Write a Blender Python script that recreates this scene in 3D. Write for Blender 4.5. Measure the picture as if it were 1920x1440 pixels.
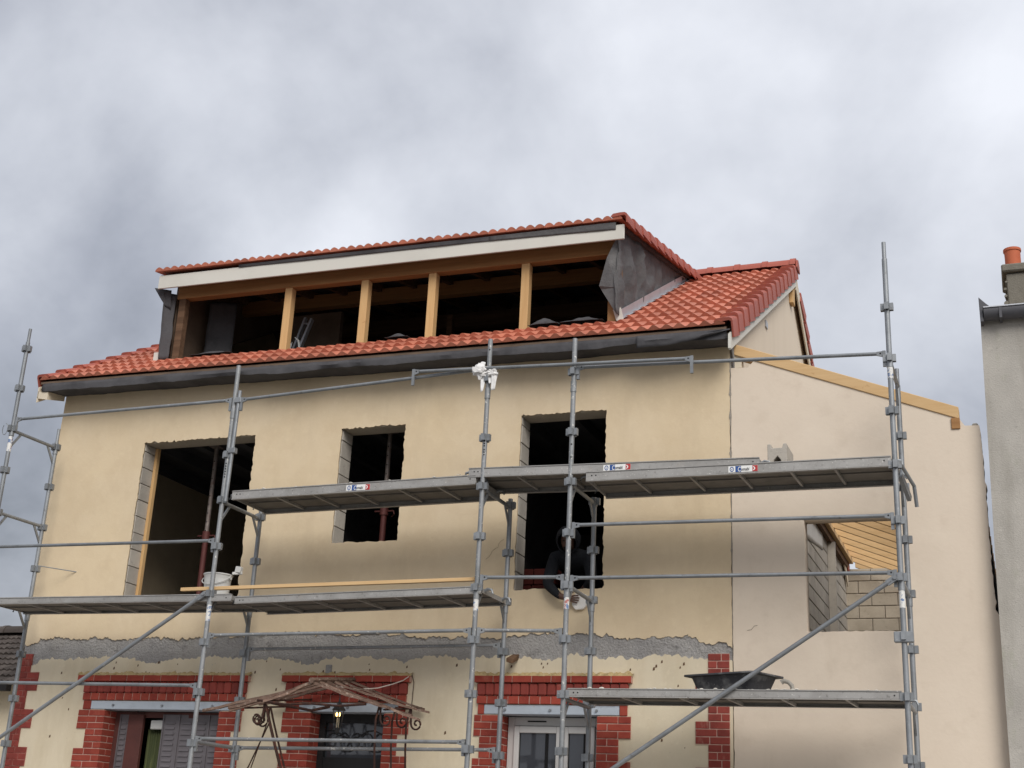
import bpy, bmesh, math, random
from mathutils import Vector, Matrix, noise
random.seed(7)
RND = random.Random(11)
scene = bpy.context.scene
for o in list(bpy.data.objects): bpy.data.objects.remove(o)
col = scene.collection
R = math.radians

# ------------------------------------------------------------------ camera
cam_d = bpy.data.cameras.new('camera'); cam = bpy.data.objects.new('camera', cam_d); col.objects.link(cam)
scene.camera = cam
CAM = Vector((11.0458, -12.5452, 1.6))
yaw, pitch, roll = 0.378776, 0.336969, 0.049321
fw = Vector((-math.sin(yaw)*math.cos(pitch), math.cos(yaw)*math.cos(pitch), math.sin(pitch)))
rt = Vector((math.cos(yaw), math.sin(yaw), 0)); up = rt.cross(fw)
r2 = rt*math.cos(roll) + up*math.sin(roll); u2 = -rt*math.sin(roll) + up*math.cos(roll)
cam.matrix_world = Matrix(((r2.x, u2.x, -fw.x, CAM.x), (r2.y, u2.y, -fw.y, CAM.y), (r2.z, u2.z, -fw.z, CAM.z), (0, 0, 0, 1)))
cam_d.sensor_width = 36; cam_d.lens = 2449.95/1920*36
cam_d.clip_start = .1; cam_d.clip_end = 2000

# ------------------------------------------------------------------ sky and sun
SUN_EL, SUN_AZ = 38.0, 36.0        # azimuth seen from the facade, negative = left of straight ahead
world = bpy.data.worlds.new('World'); scene.world = world; world.use_nodes = True
nt = world.node_tree; nt.nodes.clear()
def N(t, **k):
    n = nt.nodes.new(t)
    for a, b in k.items(): setattr(n, a, b)
    return n
L = lambda a, b: nt.links.new(a, b)
out = N('ShaderNodeOutputWorld'); bg = N('ShaderNodeBackground')
sky = N('ShaderNodeTexSky', sky_type='NISHITA', sun_disc=False)
sky.sun_elevation = R(SUN_EL); sky.sun_rotation = R(180 - SUN_AZ); sky.air_density = 1.5; sky.dust_density = 3
tc = N('ShaderNodeTexCoord')
sep = N('ShaderNodeSeparateXYZ'); L(tc.outputs['Generated'], sep.inputs[0])
zz = N('ShaderNodeMath', operation='MAXIMUM'); L(sep.outputs['Z'], zz.inputs[0]); zz.inputs[1].default_value = 0.0
za = N('ShaderNodeMath', operation='ADD'); L(zz.outputs[0], za.inputs[0]); za.inputs[1].default_value = .75
dx = N('ShaderNodeMath', operation='DIVIDE'); L(sep.outputs['X'], dx.inputs[0]); L(za.outputs[0], dx.inputs[1])
dy = N('ShaderNodeMath', operation='DIVIDE'); L(sep.outputs['Y'], dy.inputs[0]); L(za.outputs[0], dy.inputs[1])
cmb = N('ShaderNodeCombineXYZ'); L(dx.outputs[0], cmb.inputs[0]); L(dy.outputs[0], cmb.inputs[1])
def cloud(scale, detail, rough, off, dist=.4):
    m = N('ShaderNodeMapping'); m.inputs['Location'].default_value = off; L(cmb.outputs[0], m.inputs['Vector'])
    n = N('ShaderNodeTexNoise'); n.inputs['Scale'].default_value = scale; n.inputs['Detail'].default_value = detail
    n.inputs['Roughness'].default_value = rough; n.inputs['Distortion'].default_value = dist; L(m.outputs[0], n.inputs['Vector'])
    return n.outputs['Fac']
big = cloud(2.0, 7, .50, (19.75, 17.49, 5.79), .25)
fine = cloud(5.5, 6, .55, (19.23, 10.78, 13.56), .2)
mixf = N('ShaderNodeMath', operation='MULTIPLY_ADD'); L(fine, mixf.inputs[0]); mixf.inputs[1].default_value = .30
bm_ = N('ShaderNodeMath', operation='MULTIPLY'); L(big, bm_.inputs[0]); bm_.inputs[1].default_value = .78; L(bm_.outputs[0], mixf.inputs[2])
ramp = N('ShaderNodeValToRGB'); L(mixf.outputs[0], ramp.inputs[0])
e = ramp.color_ramp.elements
e[0].position = .39; e[0].color = (.140, .147, .168, 1)
e[1].position = .70; e[1].color = (.56, .57, .59, 1)
m1 = e.new(.48); m1.color = (.255, .265, .295, 1)
m2 = e.new(.56); m2.color = (.375, .386, .412, 1)
cs = N('ShaderNodeMixRGB', blend_type='MULTIPLY'); cs.inputs[0].default_value = 1.0; L(ramp.outputs[0], cs.inputs[1]); cs.inputs[2].default_value = (10.1, 10.15, 10.45, 1)
mx = N('ShaderNodeMixRGB'); mx.inputs[0].default_value = .92; L(sky.outputs[0], mx.inputs[1]); L(cs.outputs[0], mx.inputs[2])
L(mx.outputs[0], bg.inputs['Color']); bg.inputs['Strength'].default_value = .1
L(bg.outputs[0], out.inputs['Surface'])

sd = bpy.data.lights.new('sun', 'SUN'); sd.energy = 1.5; sd.angle = R(34); sd.color = (1, .965, .91)
sun = bpy.data.objects.new('sun', sd); col.objects.link(sun); sun.location = (6, -20, 25)
trav = Vector((-math.sin(R(SUN_AZ))*math.cos(R(SUN_EL)), math.cos(R(SUN_AZ))*math.cos(R(SUN_EL)), -math.sin(R(SUN_EL))))
sun.rotation_euler = trav.to_track_quat('-Z', 'Y').to_euler()
scene.view_settings.view_transform = 'Standard'; scene.view_settings.look = 'None'
scene.view_settings.exposure = 0.74; scene.view_settings.gamma = 1; scene.view_settings.use_curve_mapping = False
scene.render.engine = 'CYCLES'; scene.cycles.max_bounces = 8; scene.cycles.diffuse_bounces = 5

# ------------------------------------------------------------------ materials
def srgb(r, g, b):
    f = lambda c: (c/255/12.92 if c/255 <= .04045 else ((c/255+.055)/1.055)**2.4)
    return (f(r), f(g), f(b))
MATS = {}
def mat(name, base, rough=.8, metal=0., spots=(), bump=None, rand=0., spec=.5, streak=None, hue=None, emit=None, ior=None, wave=None):
    """spots: (scale, colour, lo, hi, amount[, stretch]) noise-mixed colours; bump: (scale, strength, distance)"""
    m = bpy.data.materials.new(name); m.use_nodes = True
    t = m.node_tree; p = t.nodes['Principled BSDF']
    nn = lambda ty: t.nodes.new(ty); lk = t.links.new
    tcn = nn('ShaderNodeTexCoord'); oi = nn('ShaderNodeObjectInfo')
    va = nn('ShaderNodeVectorMath'); va.operation = 'MULTIPLY_ADD'
    lk(oi.outputs['Random'], va.inputs[0]); va.inputs[1].default_value = (17, 23, 31); lk(tcn.outputs['Object'], va.inputs[2])
    vec = va.outputs[0]
    colr = None
    rgb = nn('ShaderNodeRGB'); rgb.outputs[0].default_value = (*base, 1); colr = rgb.outputs[0]
    if wave:
        sc, c2, amt, axis = wave
        mp = nn('ShaderNodeMapping'); mp.inputs['Scale'].default_value = tuple(.06 if i == axis else 1 for i in range(3)); lk(vec, mp.inputs[0])
        wn = nn('ShaderNodeTexNoise'); wn.inputs['Scale'].default_value = sc; wn.inputs['Detail'].default_value = 5; wn.inputs['Roughness'].default_value = .6; lk(mp.outputs[0], wn.inputs['Vector'])
        rm = nn('ShaderNodeValToRGB'); rm.color_ramp.elements[0].position = .38; rm.color_ramp.elements[1].position = .66; lk(wn.outputs['Fac'], rm.inputs[0])
        mu = nn('ShaderNodeMath'); mu.operation = 'MULTIPLY'; mu.inputs[1].default_value = amt; lk(rm.outputs[0], mu.inputs[0])
        mxn = nn('ShaderNodeMixRGB'); lk(mu.outputs[0], mxn.inputs[0]); lk(colr, mxn.inputs[1]); mxn.inputs[2].default_value = (*c2, 1); colr = mxn.outputs[0]
    for s in spots:
        sc, c2, lo, hi, amt = s[:5]; st = s[5] if len(s) > 5 else (1, 1, 1)
        mp = nn('ShaderNodeMapping'); mp.inputs['Scale'].default_value = st; lk(vec, mp.inputs[0])
        wn = nn('ShaderNodeTexNoise'); wn.inputs['Scale'].default_value = sc; wn.inputs['Detail'].default_value = 6; wn.inputs['Roughness'].default_value = .62; lk(mp.outputs[0], wn.inputs['Vector'])
        rm = nn('ShaderNodeMapRange'); rm.inputs['From Min'].default_value = lo; rm.inputs['From Max'].default_value = hi; rm.inputs['To Max'].default_value = amt; lk(wn.outputs['Fac'], rm.inputs[0])
        mxn = nn('ShaderNodeMixRGB'); lk(rm.outputs[0], mxn.inputs[0]); lk(colr, mxn.inputs[1]); mxn.inputs[2].default_value = (*c2, 1); colr = mxn.outputs[0]
    if rand:
        rm = nn('ShaderNodeMapRange'); rm.inputs['To Min'].default_value = 1-rand; rm.inputs['To Max'].default_value = 1+rand; lk(oi.outputs['Random'], rm.inputs[0])
        hs = nn('ShaderNodeHueSaturation'); lk(rm.outputs[0], hs.inputs['Value']); lk(colr, hs.inputs['Color']); colr = hs.outputs[0]
    lk(colr, p.inputs['Base Color'])
    p.inputs['Roughness'].default_value = rough; p.inputs['Metallic'].default_value = metal
    p.inputs['Specular IOR Level'].default_value = spec
    if ior: p.inputs['IOR'].default_value = ior
    if bump:
        wn = nn('ShaderNodeTexNoise'); wn.inputs['Scale'].default_value = bump[0]; wn.inputs['Detail'].default_value = 5; wn.inputs['Roughness'].default_value = .6; lk(vec, wn.inputs['Vector'])
        bn = nn('ShaderNodeBump'); bn.inputs['Strength'].default_value = bump[1]; bn.inputs['Distance'].default_value = bump[2]; lk(wn.outputs['Fac'], bn.inputs['Height']); lk(bn.outputs[0], p.inputs['Normal'])
    if emit:
        p.inputs['Emission Color'].default_value = (*emit[0], 1); p.inputs['Emission Strength'].default_value = emit[1]
    MATS[name] = m
    return m
mat('render_beige', (.675, .548, .372), .93, spots=[(.5, (.64, .53, .385), .40, .66, .7), (1.7, (.575, .455, .30), .45, .72, .65), (6, (.60, .475, .32), .48, .72, .5), (9, (.74, .62, .44), .56, .8, .5), (1.6, (.51, .405, .27), .54, .74, .5, (1, 1, .18)), (38, (.50, .38, .25), .64, .76, .45), (70, (.80, .70, .54), .62, .76, .4)], bump=(24, .28, .006), spec=.15)
mat('render_annex', (.70, .60, .49), .93, spots=[(.5, (.63, .54, .44), .42, .66, .7), (1.8, (.74, .645, .53), .48, .72, .6), (5, (.58, .485, .385), .55, .76, .5), (2.2, (.55, .455, .355), .56, .74, .45, (1, 1, .2)), (45, (.52, .43, .34), .66, .76, .4)], bump=(24, .25, .006), spec=.15)
mat('render_gable', (.72, .615, .49), .92, spots=[(1.2, (.64, .54, .42), .45, .7, .6, (1, 1, .15)), (5, (.78, .68, .56), .55, .8, .4, (1, 1, .1))], bump=(140, .1, .004), spec=.2)
mat('render_crack', (.30, .235, .16), .95)
mat('render_old', (.70, .61, .455), .92, spots=[(.8, (.60, .53, .40), .42, .68, .8), (2.4, (.54, .45, .31), .50, .72, .6, (1, 1, .25)), (3.5, (.60, .50, .34), .52, .75, .45, (1, 1, .35)), (34, (.16, .13, .09), .69, .76, .75), (14, (.80, .72, .55), .55, .8, .4)], bump=(90, .25, .005), spec=.2)
mat('mortar_crust', (.50, .38, .20), .95, spots=[(14, (.25, .18, .09), .5, .72, .8), (30, (.66, .54, .34), .55, .75, .6)], bump=(60, .8, .02), spec=.1)
mat('concrete_rough', (.40, .385, .37), .95, spots=[(1.6, (.29, .28, .275), .45, .65, .8), (9, (.16, .155, .15), .58, .76, .8), (26, (.50, .48, .45), .6, .75, .65), (3, (.38, .35, .31), .58, .72, .5, (1, 1, .25))], bump=(45, .9, .03), spec=.15)
mat('block_grey', (.44, .405, .355), .95, spots=[(3, (.34, .31, .275), .45, .7, .8), (22, (.26, .235, .21), .58, .75, .6)], bump=(80, .5, .01), rand=.10, spec=.1)
mat('block_warm', (.50, .44, .355), .95, spots=[(3, (.40, .345, .27), .45, .7, .8), (22, (.30, .255, .2), .58, .75, .6)], bump=(80, .5, .01), rand=.10, spec=.1)
mat('mortar_grey', (.30, .27, .235), .95, spots=[(20, (.17, .15, .13), .5, .7, .7)], bump=(50, .7, .02), spec=.1)
mat('brick_red', (.31, .060, .040), .82, spots=[(5, (.22, .034, .026), .43, .68, .8), (40, (.43, .10, .07), .56, .76, .6), (3, (.50, .27, .20), .62, .78, .6, (1, 1, .3)), (18, (.12, .03, .025), .64, .74, .6)], bump=(70, .25, .004), rand=.18, spec=.2)
mat('brick_dull', (.26, .050, .038), .8, spots=[(5, (.15, .03, .025), .45, .7, .7), (9, (.42, .24, .19), .62, .8, .7, (1, 1, .4)), (40, (.33, .09, .07), .58, .78, .5)], bump=(70, .3, .004), rand=.16, spec=.3)
mat('joint_white', (.52, .34, .28), .9, spots=[(12, (.34, .16, .13), .45, .7, .85), (50, (.25, .2, .17), .6, .75, .6)], spec=.2)
mat('joint_red', (.36, .15, .12), .9, spots=[(9, (.24, .05, .04), .4, .6, .9)], spec=.2)
mat('tile_clay', (.48, .162, .100), .68, spots=[(6, (.38, .118, .074), .42, .68, .8), (3, (.55, .215, .14), .5, .75, .6), (25, (.58, .23, .16), .55, .8, .5)], bump=(120, .2, .004), rand=.17, spec=.3)
mat('tile_verge', (.36, .10, .07), .62, spots=[(6, (.34, .08, .055), .45, .7, .7), (25, (.48, .14, .10), .55, .8, .4)], bump=(120, .15, .003), rand=.06, spec=.35)
mat('tile_old', (.075, .062, .055), .9, spots=[(8, (.12, .105, .095), .5, .75, .8), (30, (.035, .03, .028), .55, .75, .7)], bump=(60, .5, .01), rand=.2, spec=.2)
mat('galvanised', (.27, .285, .30), .52, .45, spots=[(5, (.185, .195, .205), .40, .66, .8), (38, (.42, .43, .44), .60, .75, .6), (16, (.13, .125, .12), .60, .72, .7), (22, (.60, .58, .54), .68, .73, .8), (11, (.20, .11, .06), .70, .78, .6)], bump=(60, .15, .003), rand=.10)
mat('galvanised_splashed', (.28, .29, .30), .58, .35, spots=[(5, (.19, .20, .205), .42, .66, .8), (28, (.70, .68, .63), .61, .67, .9), (14, (.14, .135, .13), .60, .73, .7), (9, (.20, .12, .08), .68, .78, .5)], bump=(45, .4, .006), rand=.08)
mat('deck_metal', (.37, .36, .345), .58, .35, spots=[(3, (.27, .26, .245), .42, .65, .8), (30, (.17, .16, .15), .58, .70, .8), (55, (.72, .70, .66), .62, .7, .7), (7, (.34, .30, .26), .6, .75, .6)], bump=(60, .2, .004), rand=.06)
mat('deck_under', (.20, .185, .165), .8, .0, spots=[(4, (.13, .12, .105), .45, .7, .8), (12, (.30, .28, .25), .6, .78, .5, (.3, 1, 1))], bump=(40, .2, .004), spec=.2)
mat('pine', (.62, .40, .19), .75, wave=(26, (.50, .29, .12), .55, 2), spots=[(9, (.36, .17, .06), .68, .76, .7)], spec=.25, rand=.08)
mat('pine_long', (.66, .45, .235), .75, wave=(26, (.54, .34, .155), .55, 0), spots=[(9, (.36, .17, .06), .68, .76, .6)], spec=.25, rand=.10)
mat('pine_brown', (.34, .18, .075), .78, wave=(22, (.23, .115, .045), .6, 0), spots=[(8, (.22, .10, .04), .66, .76, .6)], spec=.2, rand=.08)
mat('wood_dark', (.17, .10, .06), .85, wave=(20, (.06, .033, .02), .6, 0), spec=.2, rand=.15)
mat('wood_old', (.235, .155, .12), .92, wave=(40, (.10, .068, .052), .8, 0), spots=[(22, (.46, .38, .31), .56, .72, .75), (9, (.13, .055, .04), .55, .72, .6)], bump=(60, .9, .012), rand=.25, spec=.1)
mat('board_white', (.62, .60, .545), .7, spots=[(1.2, (.52, .50, .45), .45, .7, .7), (30, (.25, .23, .2), .71, .77, .7)], spec=.3)
mat('board_cream', (.66, .58, .46), .8, spots=[(3, (.56, .48, .37), .45, .7, .6)], spec=.2)
mat('membrane', (.085, .083, .088), .95, spots=[(2.5, (.045, .044, .048), .45, .7, .8), (9, (.10, .097, .10), .58, .78, .6)], bump=(18, .6, .014), spec=.15)
mat('membrane_pale', (.115, .113, .115), .8, spots=[(3, (.075, .073, .076), .42, .65, .8), (8, (.19, .185, .18), .58, .78, .6, (1, 1, .3))], bump=(12, .8, .02), spec=.25)
mat('zinc', (.50, .51, .54), .42, .5, spots=[(6, (.40, .41, .43), .45, .7, .7)], spec=.5)
mat('gutter_grey', (.085, .085, .095), .6, .2, spots=[(6, (.13, .125, .13), .5, .75, .7)], spec=.4)
mat('steel_paint', (.44, .49, .55), .55, spots=[(7, (.35, .39, .44), .45, .7, .6), (15, (.42, .33, .24), .66, .74, .8)], spec=.4)
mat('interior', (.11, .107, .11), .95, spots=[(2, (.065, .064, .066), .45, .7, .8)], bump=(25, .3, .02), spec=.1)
mat('interior_wood', (.16, .115, .085), .9, spots=[(3, (.10, .07, .05), .45, .7, .8)], spec=.1)
mat('prop_red', (.11, .034, .03), .6, .2, spots=[(12, (.16, .05, .04), .5, .7, .8)], spec=.4)
mat('prop_grey', (.24, .20, .18), .6, .3, spots=[(22, (.45, .40, .36), .55, .7, .8), (12, (.16, .07, .05), .5, .7, .6)], spec=.4)
mat('shutter_grey', (.165, .15, .16), .55, .1, spots=[(5, (.125, .115, .12), .45, .7, .7)], spec=.4)
mat('frame_brown', (.115, .042, .035), .6, spots=[(6, (.08, .03, .026), .45, .7, .7)], spec=.3)
mat('curtain_green', (.075, .088, .042), .9, spots=[(26, (.17, .185, .075), .5, .7, .8, (1, 1, .05))], spec=.1)
mat('plastic_white', (.62, .62, .60), .5, spots=[(6, (.50, .50, .48), .5, .75, .6), (25, (.35, .34, .32), .66, .78, .6)], spec=.4)
mat('pvc', (.56, .55, .535), .45, spots=[(3, (.47, .46, .44), .45, .7, .5)], spec=.4)
mat('glass', (.05, .055, .065), .06, spec=.5, ior=1.7)
mat('glass_dark', (.02, .022, .02), .08, spec=.4, ior=1.45)
mat('dark', (.012, .012, .013), .8, spec=.2)
mat('dark_grille', (.02, .02, .021), .6, .2, spec=.4)
mat('rust', (.045, .024, .020), .85, spots=[(20, (.13, .05, .03), .5, .7, .8), (35, (.03, .018, .015), .55, .7, .7)], bump=(60, .5, .006), spec=.2)
mat('cable_white', (.60, .52, .46), .7, spec=.3)
mat('cable_dark', (.12, .09, .07), .8, spec=.2)
mat('rag', (.74, .73, .72), .9, spots=[(10, (.58, .55, .52), .5, .75, .7)], bump=(22, .5, .015), spec=.1)
mat('trough', (.06, .06, .066), .6, spots=[(6, (.24, .24, .235), .50, .68, .8), (40, (.55, .54, .5), .66, .74, .8)], bump=(30, .3, .006), spec=.4)
mat('crumb', (.62, .59, .53), .95, spec=.1, rand=.2)
mat('cement', (.44, .415, .375), .95, spots=[(3, (.345, .325, .295), .42, .68, .8), (12, (.53, .50, .45), .55, .75, .6), (45, (.23, .215, .19), .6, .74, .7), (2, (.26, .24, .205), .52, .70, .7, (1, 1, .16)), (7, (.34, .34, .27), .58, .74, .6, (1, 1, .5))], bump=(70, .5, .01), spec=.1)
mat('cement_dark', (.20, .185, .155), .95, spots=[(6, (.135, .125, .10), .45, .7, .8), (30, (.28, .265, .22), .58, .76, .6)], bump=(60, .6, .012), spec=.1)
mat('clay_pot', (.50, .135, .065), .75, spots=[(6, (.40, .10, .05), .45, .7, .7), (5, (.62, .22, .13), .6, .78, .5, (1, 1, .2))], spec=.3)
mat('bitumen', (.012, .011, .012), .7, spec=.3)
mat('asphalt', (.17, .163, .152), .9, spots=[(30, (.19, .185, .175), .55, .75, .7)], bump=(80, .5, .01), spec=.2)
mat('pavement', (.42, .395, .36), .92, spots=[(4, (.35, .33, .30), .45, .7, .7)], bump=(50, .3, .008), spec=.2)
mat('kerb', (.32, .31, .29), .9, spec=.2)
mat('cloth_black', (.016, .017, .020), .95, spots=[(9, (.026, .027, .03), .5, .75, .8)], bump=(20, .5, .02), spec=.15)
mat('cloth_trouser', (.022, .024, .034), .95, spec=.1)
mat('skin', (.095, .048, .033), .6, spec=.35)
mat('shoe', (.03, .025, .02), .8, spec=.2)
mat('sponge', (.80, .77, .72), .9, spots=[(60, (.66, .62, .56), .55, .7, .6)], bump=(120, .4, .004), spec=.1)
mat('hollow_red', (.075, .018, .015), .9, spots=[(6, (.10, .02, .016), .45, .7, .7)], rand=.12, spec=.1)
mat('sticker_white', (.78, .78, .76), .5, spots=[(20, (.6, .59, .56), .55, .75, .6)])
mat('sticker_blue', (.02, .075, .26), .5)
mat('sticker_red', (.42, .03, .03), .5)
mat('sticker_ink', (.03, .03, .04), .6)
mat('bulb', (1, .8, .5), .5, emit=((1, .62, .22), 2.2))
mat('lamp_glass', (.42, .36, .25), .3, spec=.5)
mat('lamp_iron', (.028, .028, .03), .5, .3, spots=[(20, (.3, .3, .3), .6, .72, .5)])
mat('beard', (.02, .016, .014), .95, spec=.1)
M = MATS

# ------------------------------------------------------------------ helpers
def tag(o, label=None, cat=None, group=None, kind=None):
    if label: o['label'] = label
    if cat: o['category'] = cat
    if group: o['group'] = group
    if kind: o['kind'] = kind
    return o
def thing(name, loc, label, cat, group=None):
    o = bpy.data.objects.new(name, None); o.empty_display_size = .2; o.location = loc; col.objects.link(o)
    return tag(o, label, cat, group)
def adopt(o, parent):
    if parent is None: return o
    o.parent = parent
    if parent.type == 'EMPTY': o.matrix_parent_inverse = Matrix.Translation(-Vector(parent.location))
    return o
def link(name, me, m=None, parent=None, mw=None):
    o = bpy.data.objects.new(name, me); col.objects.link(o)
    if m is not None and not me.materials: me.materials.append(M[m])
    if mw is not None: o.matrix_basis = mw
    return adopt(o, parent)
class MB:
    def __init__(s): s.v = []; s.f = []; s.mi = []; s.cur = 0
    def add(s, vs, fs):
        b = len(s.v); s.v += [tuple(q) for q in vs]; s.f += [tuple(b+i for i in f) for f in fs]; s.mi += [s.cur]*len(fs); return s
    def box(s, x0, x1, y0, y1, z0, z1):
        return s.add([(x0,y0,z0),(x1,y0,z0),(x1,y1,z0),(x0,y1,z0),(x0,y0,z1),(x1,y0,z1),(x1,y1,z1),(x0,y1,z1)],
                     [(0,3,2,1),(4,5,6,7),(0,1,5,4),(1,2,6,5),(2,3,7,6),(3,0,4,7)])
    def hexa(s, c):      # 8 corners, same order as box
        return s.add(c, [(0,3,2,1),(4,5,6,7),(0,1,5,4),(1,2,6,5),(2,3,7,6),(3,0,4,7)])
    def bar(s, p, q, w, h, upv=(0,0,1)):      # rectangular bar from p to q, w across, h along upv
        p = Vector(p); q = Vector(q); d = (q-p).normalized(); u = Vector(upv); r = d.cross(u).normalized(); u = r.cross(d).normalized()
        a, b = r*w/2, u*h/2
        return s.hexa([p-a-b, p+a-b, q+a-b, q-a-b, p-a+b, p+a+b, q+a+b, q-a+b])
    def tube(s, p, q, r, n=10, r1=None, caps=True):
        p = Vector(p); q = Vector(q); d = (q-p).normalized(); u = Vector((0,0,1)) if abs(d.z) < .9 else Vector((1,0,0))
        a = d.cross(u).normalized(); b = d.cross(a).normalized(); r1 = r if r1 is None else r1
        vs = [p+(a*math.cos(2*math.pi*i/n)+b*math.sin(2*math.pi*i/n))*r for i in range(n)]
        vs += [q+(a*math.cos(2*math.pi*i/n)+b*math.sin(2*math.pi*i/n))*r1 for i in range(n)]
        fs = [(i, i+n, (i+1) % n+n, (i+1) % n) for i in range(n)]
        if caps: fs += [tuple(range(n)), tuple(range(2*n-1, n-1, -1))]
        return s.add(vs, fs)
    def path(s, pts, r, n=6):
        pts = [Vector(p) for p in pts]; rings = []
        for i, p in enumerate(pts):
            d = (pts[min(i+1, len(pts)-1)]-pts[max(i-1, 0)]).normalized(); u = Vector((0,0,1)) if abs(d.z) < .9 else Vector((1,0,0))
            a = d.cross(u).normalized(); b = d.cross(a).normalized(); rr = r[i] if isinstance(r, (list, tuple)) else r
            rings.append([p+(a*math.cos(2*math.pi*k/n)+b*math.sin(2*math.pi*k/n))*rr for k in range(n)])
        vs = [q for g in rings for q in g]; fs = []
        for i in range(len(pts)-1):
            for k in range(n): fs.append((i*n+k, (i+1)*n+k, (i+1)*n+(k+1) % n, i*n+(k+1) % n))
        fs += [tuple(range(n)), tuple(range(len(vs)-1, len(vs)-n-1, -1))]
        return s.add(vs, fs)
    def lathe(s, c, prof, n=20):      # prof: (r, z) from bottom to top
        c = Vector(c); vs = []; fs = []
        for r, z in prof:
            vs += [c+Vector((r*math.cos(2*math.pi*k/n), r*math.sin(2*math.pi*k/n), z)) for k in range(n)]
        for i in range(len(prof)-1):
            for k in range(n): fs.append((i*n+k, i*n+(k+1) % n, (i+1)*n+(k+1) % n, (i+1)*n+k))
        return s.add(vs, fs)
    def prism(s, poly, axis, a, b):   # poly of 2D points extruded along axis ('x','y','z') from a to b
        def P(u, v, w): return {'x': (w,u,v), 'y': (u,w,v), 'z': (u,v,w)}[axis]
        n = len(poly); vs = [P(u, v, a) for u, v in poly]+[P(u, v, b) for u, v in poly]
        return s.add(vs, [tuple(range(n)), tuple(range(2*n-1, n-1, -1))]+[(i, (i+1) % n, (i+1) % n+n, i+n) for i in range(n)])
    def build(s, name, m, parent=None, smooth=False, bevel=0, org=None, solid=0, mats=None):
        me = bpy.data.meshes.new(name); org = Vector(org) if org is not None else Vector((0,0,0))
        me.from_pydata([tuple(Vector(q)-org) for q in s.v], [], s.f); me.update()
        bm = bmesh.new(); bm.from_mesh(me)
        if not solid: bmesh.ops.recalc_face_normals(bm, faces=bm.faces)
        if bevel: bmesh.ops.bevel(bm, geom=list(bm.edges), offset=bevel, segments=1, affect='EDGES')
        bm.to_mesh(me); bm.free()
        for mm in (mats or [m]): me.materials.append(M[mm])
        if mats:
            for p, i in zip(me.polygons, s.mi): p.material_index = i
        if smooth:
            for p in me.polygons: p.use_smooth = True
            me.set_sharp_from_angle(angle=R(38))
        o = bpy.data.objects.new(name, me); col.objects.link(o)
        if parent is None: o.location = org
        else:
            o.matrix_basis = Matrix.Translation(org); adopt(o, parent)
        if solid:
            md = o.modifiers.new('thickness', 'SOLIDIFY'); md.thickness = solid; md.offset = 0
        return o
_cache = {}
def brick_mesh(w, d, h, m, bev=.004):
    k = (round(w, 3), round(d, 3), round(h, 3), m, bev)
    if k not in _cache:
        me = bpy.data.meshes.new('brick'); bm = bmesh.new(); bmesh.ops.create_cube(bm, size=1)
        bmesh.ops.scale(bm, vec=(w, d, h), verts=bm.verts)
        bmesh.ops.bevel(bm, geom=list(bm.edges), offset=bev, segments=1, affect='EDGES')
        bm.to_mesh(me); bm.free(); me.materials.append(M[m]); _cache[k] = me
    return _cache[k]
def brick(parent, x0, x1, y0, y1, z0, z1, m, name='brick', bev=.004, jit=.002):
    mw = Matrix.Translation(((x0+x1)/2, (y0+y1)/2+RND.uniform(-jit, jit), (z0+z1)/2)) @ Matrix.Rotation(RND.uniform(-.006, .006), 4, 'Y')
    return link(name, brick_mesh(x1-x0, y1-y0, z1-z0, m, bev), None, parent, mw)
def slab(name, outer, holes, y0, y1, m, parent=None, axis='y'):
    """flat plate with holes: outlines in (x,z) (axis y) or (y,z) (axis x), extruded from y0 to y1"""
    cu = bpy.data.curves.new('c', 'CURVE'); cu.dimensions = '2D'; cu.fill_mode = 'BOTH'; cu.extrude = .5
    for pts in [outer]+list(holes):
        sp = cu.splines.new('POLY'); sp.points.add(len(pts)-1)
        for q, (a, b) in zip(sp.points, pts): q.co = (a, b, 0, 1)
        sp.use_cyclic_u = True
    t = bpy.data.objects.new('c', cu); col.objects.link(t)
    dg = bpy.context.evaluated_depsgraph_get(); dg.update()
    me = bpy.data.meshes.new_from_object(t.evaluated_get(dg)); bpy.data.objects.remove(t); bpy.data.curves.remove(cu)
    for v in me.vertices:
        a, b, c = v.co; d = y0+(c+.5)*(y1-y0)
        v.co = (a, d, b) if axis == 'y' else (d, a, b)
    bm = bmesh.new(); bm.from_mesh(me); bmesh.ops.remove_doubles(bm, verts=bm.verts, dist=1e-5); bmesh.ops.recalc_face_normals(bm, faces=bm.faces); bm.to_mesh(me); bm.free()
    me.name = name; me.materials.clear(); me.materials.append(M[m])
    return link(name, me, None, parent)
def fn(x, y=0., z=0., s=1.): return noise.noise(Vector((x*s+3.7, y*s+1.3, z*s+9.1)))
def jag(p, q, step, amp, seed=0., bite=0.):
    """ragged line from p to q (q left out)"""
    p = Vector(p); q = Vector(q); n = max(1, int((q-p).length/step)); d = (q-p); t = d.normalized(); nr = Vector((-t.y, t.x)); r = []
    for i in range(n):
        a = i/n; w = p+d*a
        k = amp*(fn(w.x, w.y, seed, 4)*.6+fn(w.x, w.y, seed, 9)*.7+fn(w.x, w.y, seed, 30)*.9-1.6*max(0, fn(w.x, w.y, seed+5, 13)-.28)) if 0 < i else 0
        r.append(tuple(w+nr*k))
    return r
def jrect(x0, x1, z0, z1, amps=(.008, .012, .006, .012), seed=0.):   # left, top, right, bottom
    b, r_, t, l = amps[3], amps[2], amps[1], amps[0]
    return jag((x0,z0),(x1,z0),.03,b,seed)+jag((x1,z0),(x1,z1),.03,r_,seed+1)+jag((x1,z1),(x0,z1),.025,t,seed+2)+jag((x0,z1),(x0,z0),.03,l,seed+3)
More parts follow.
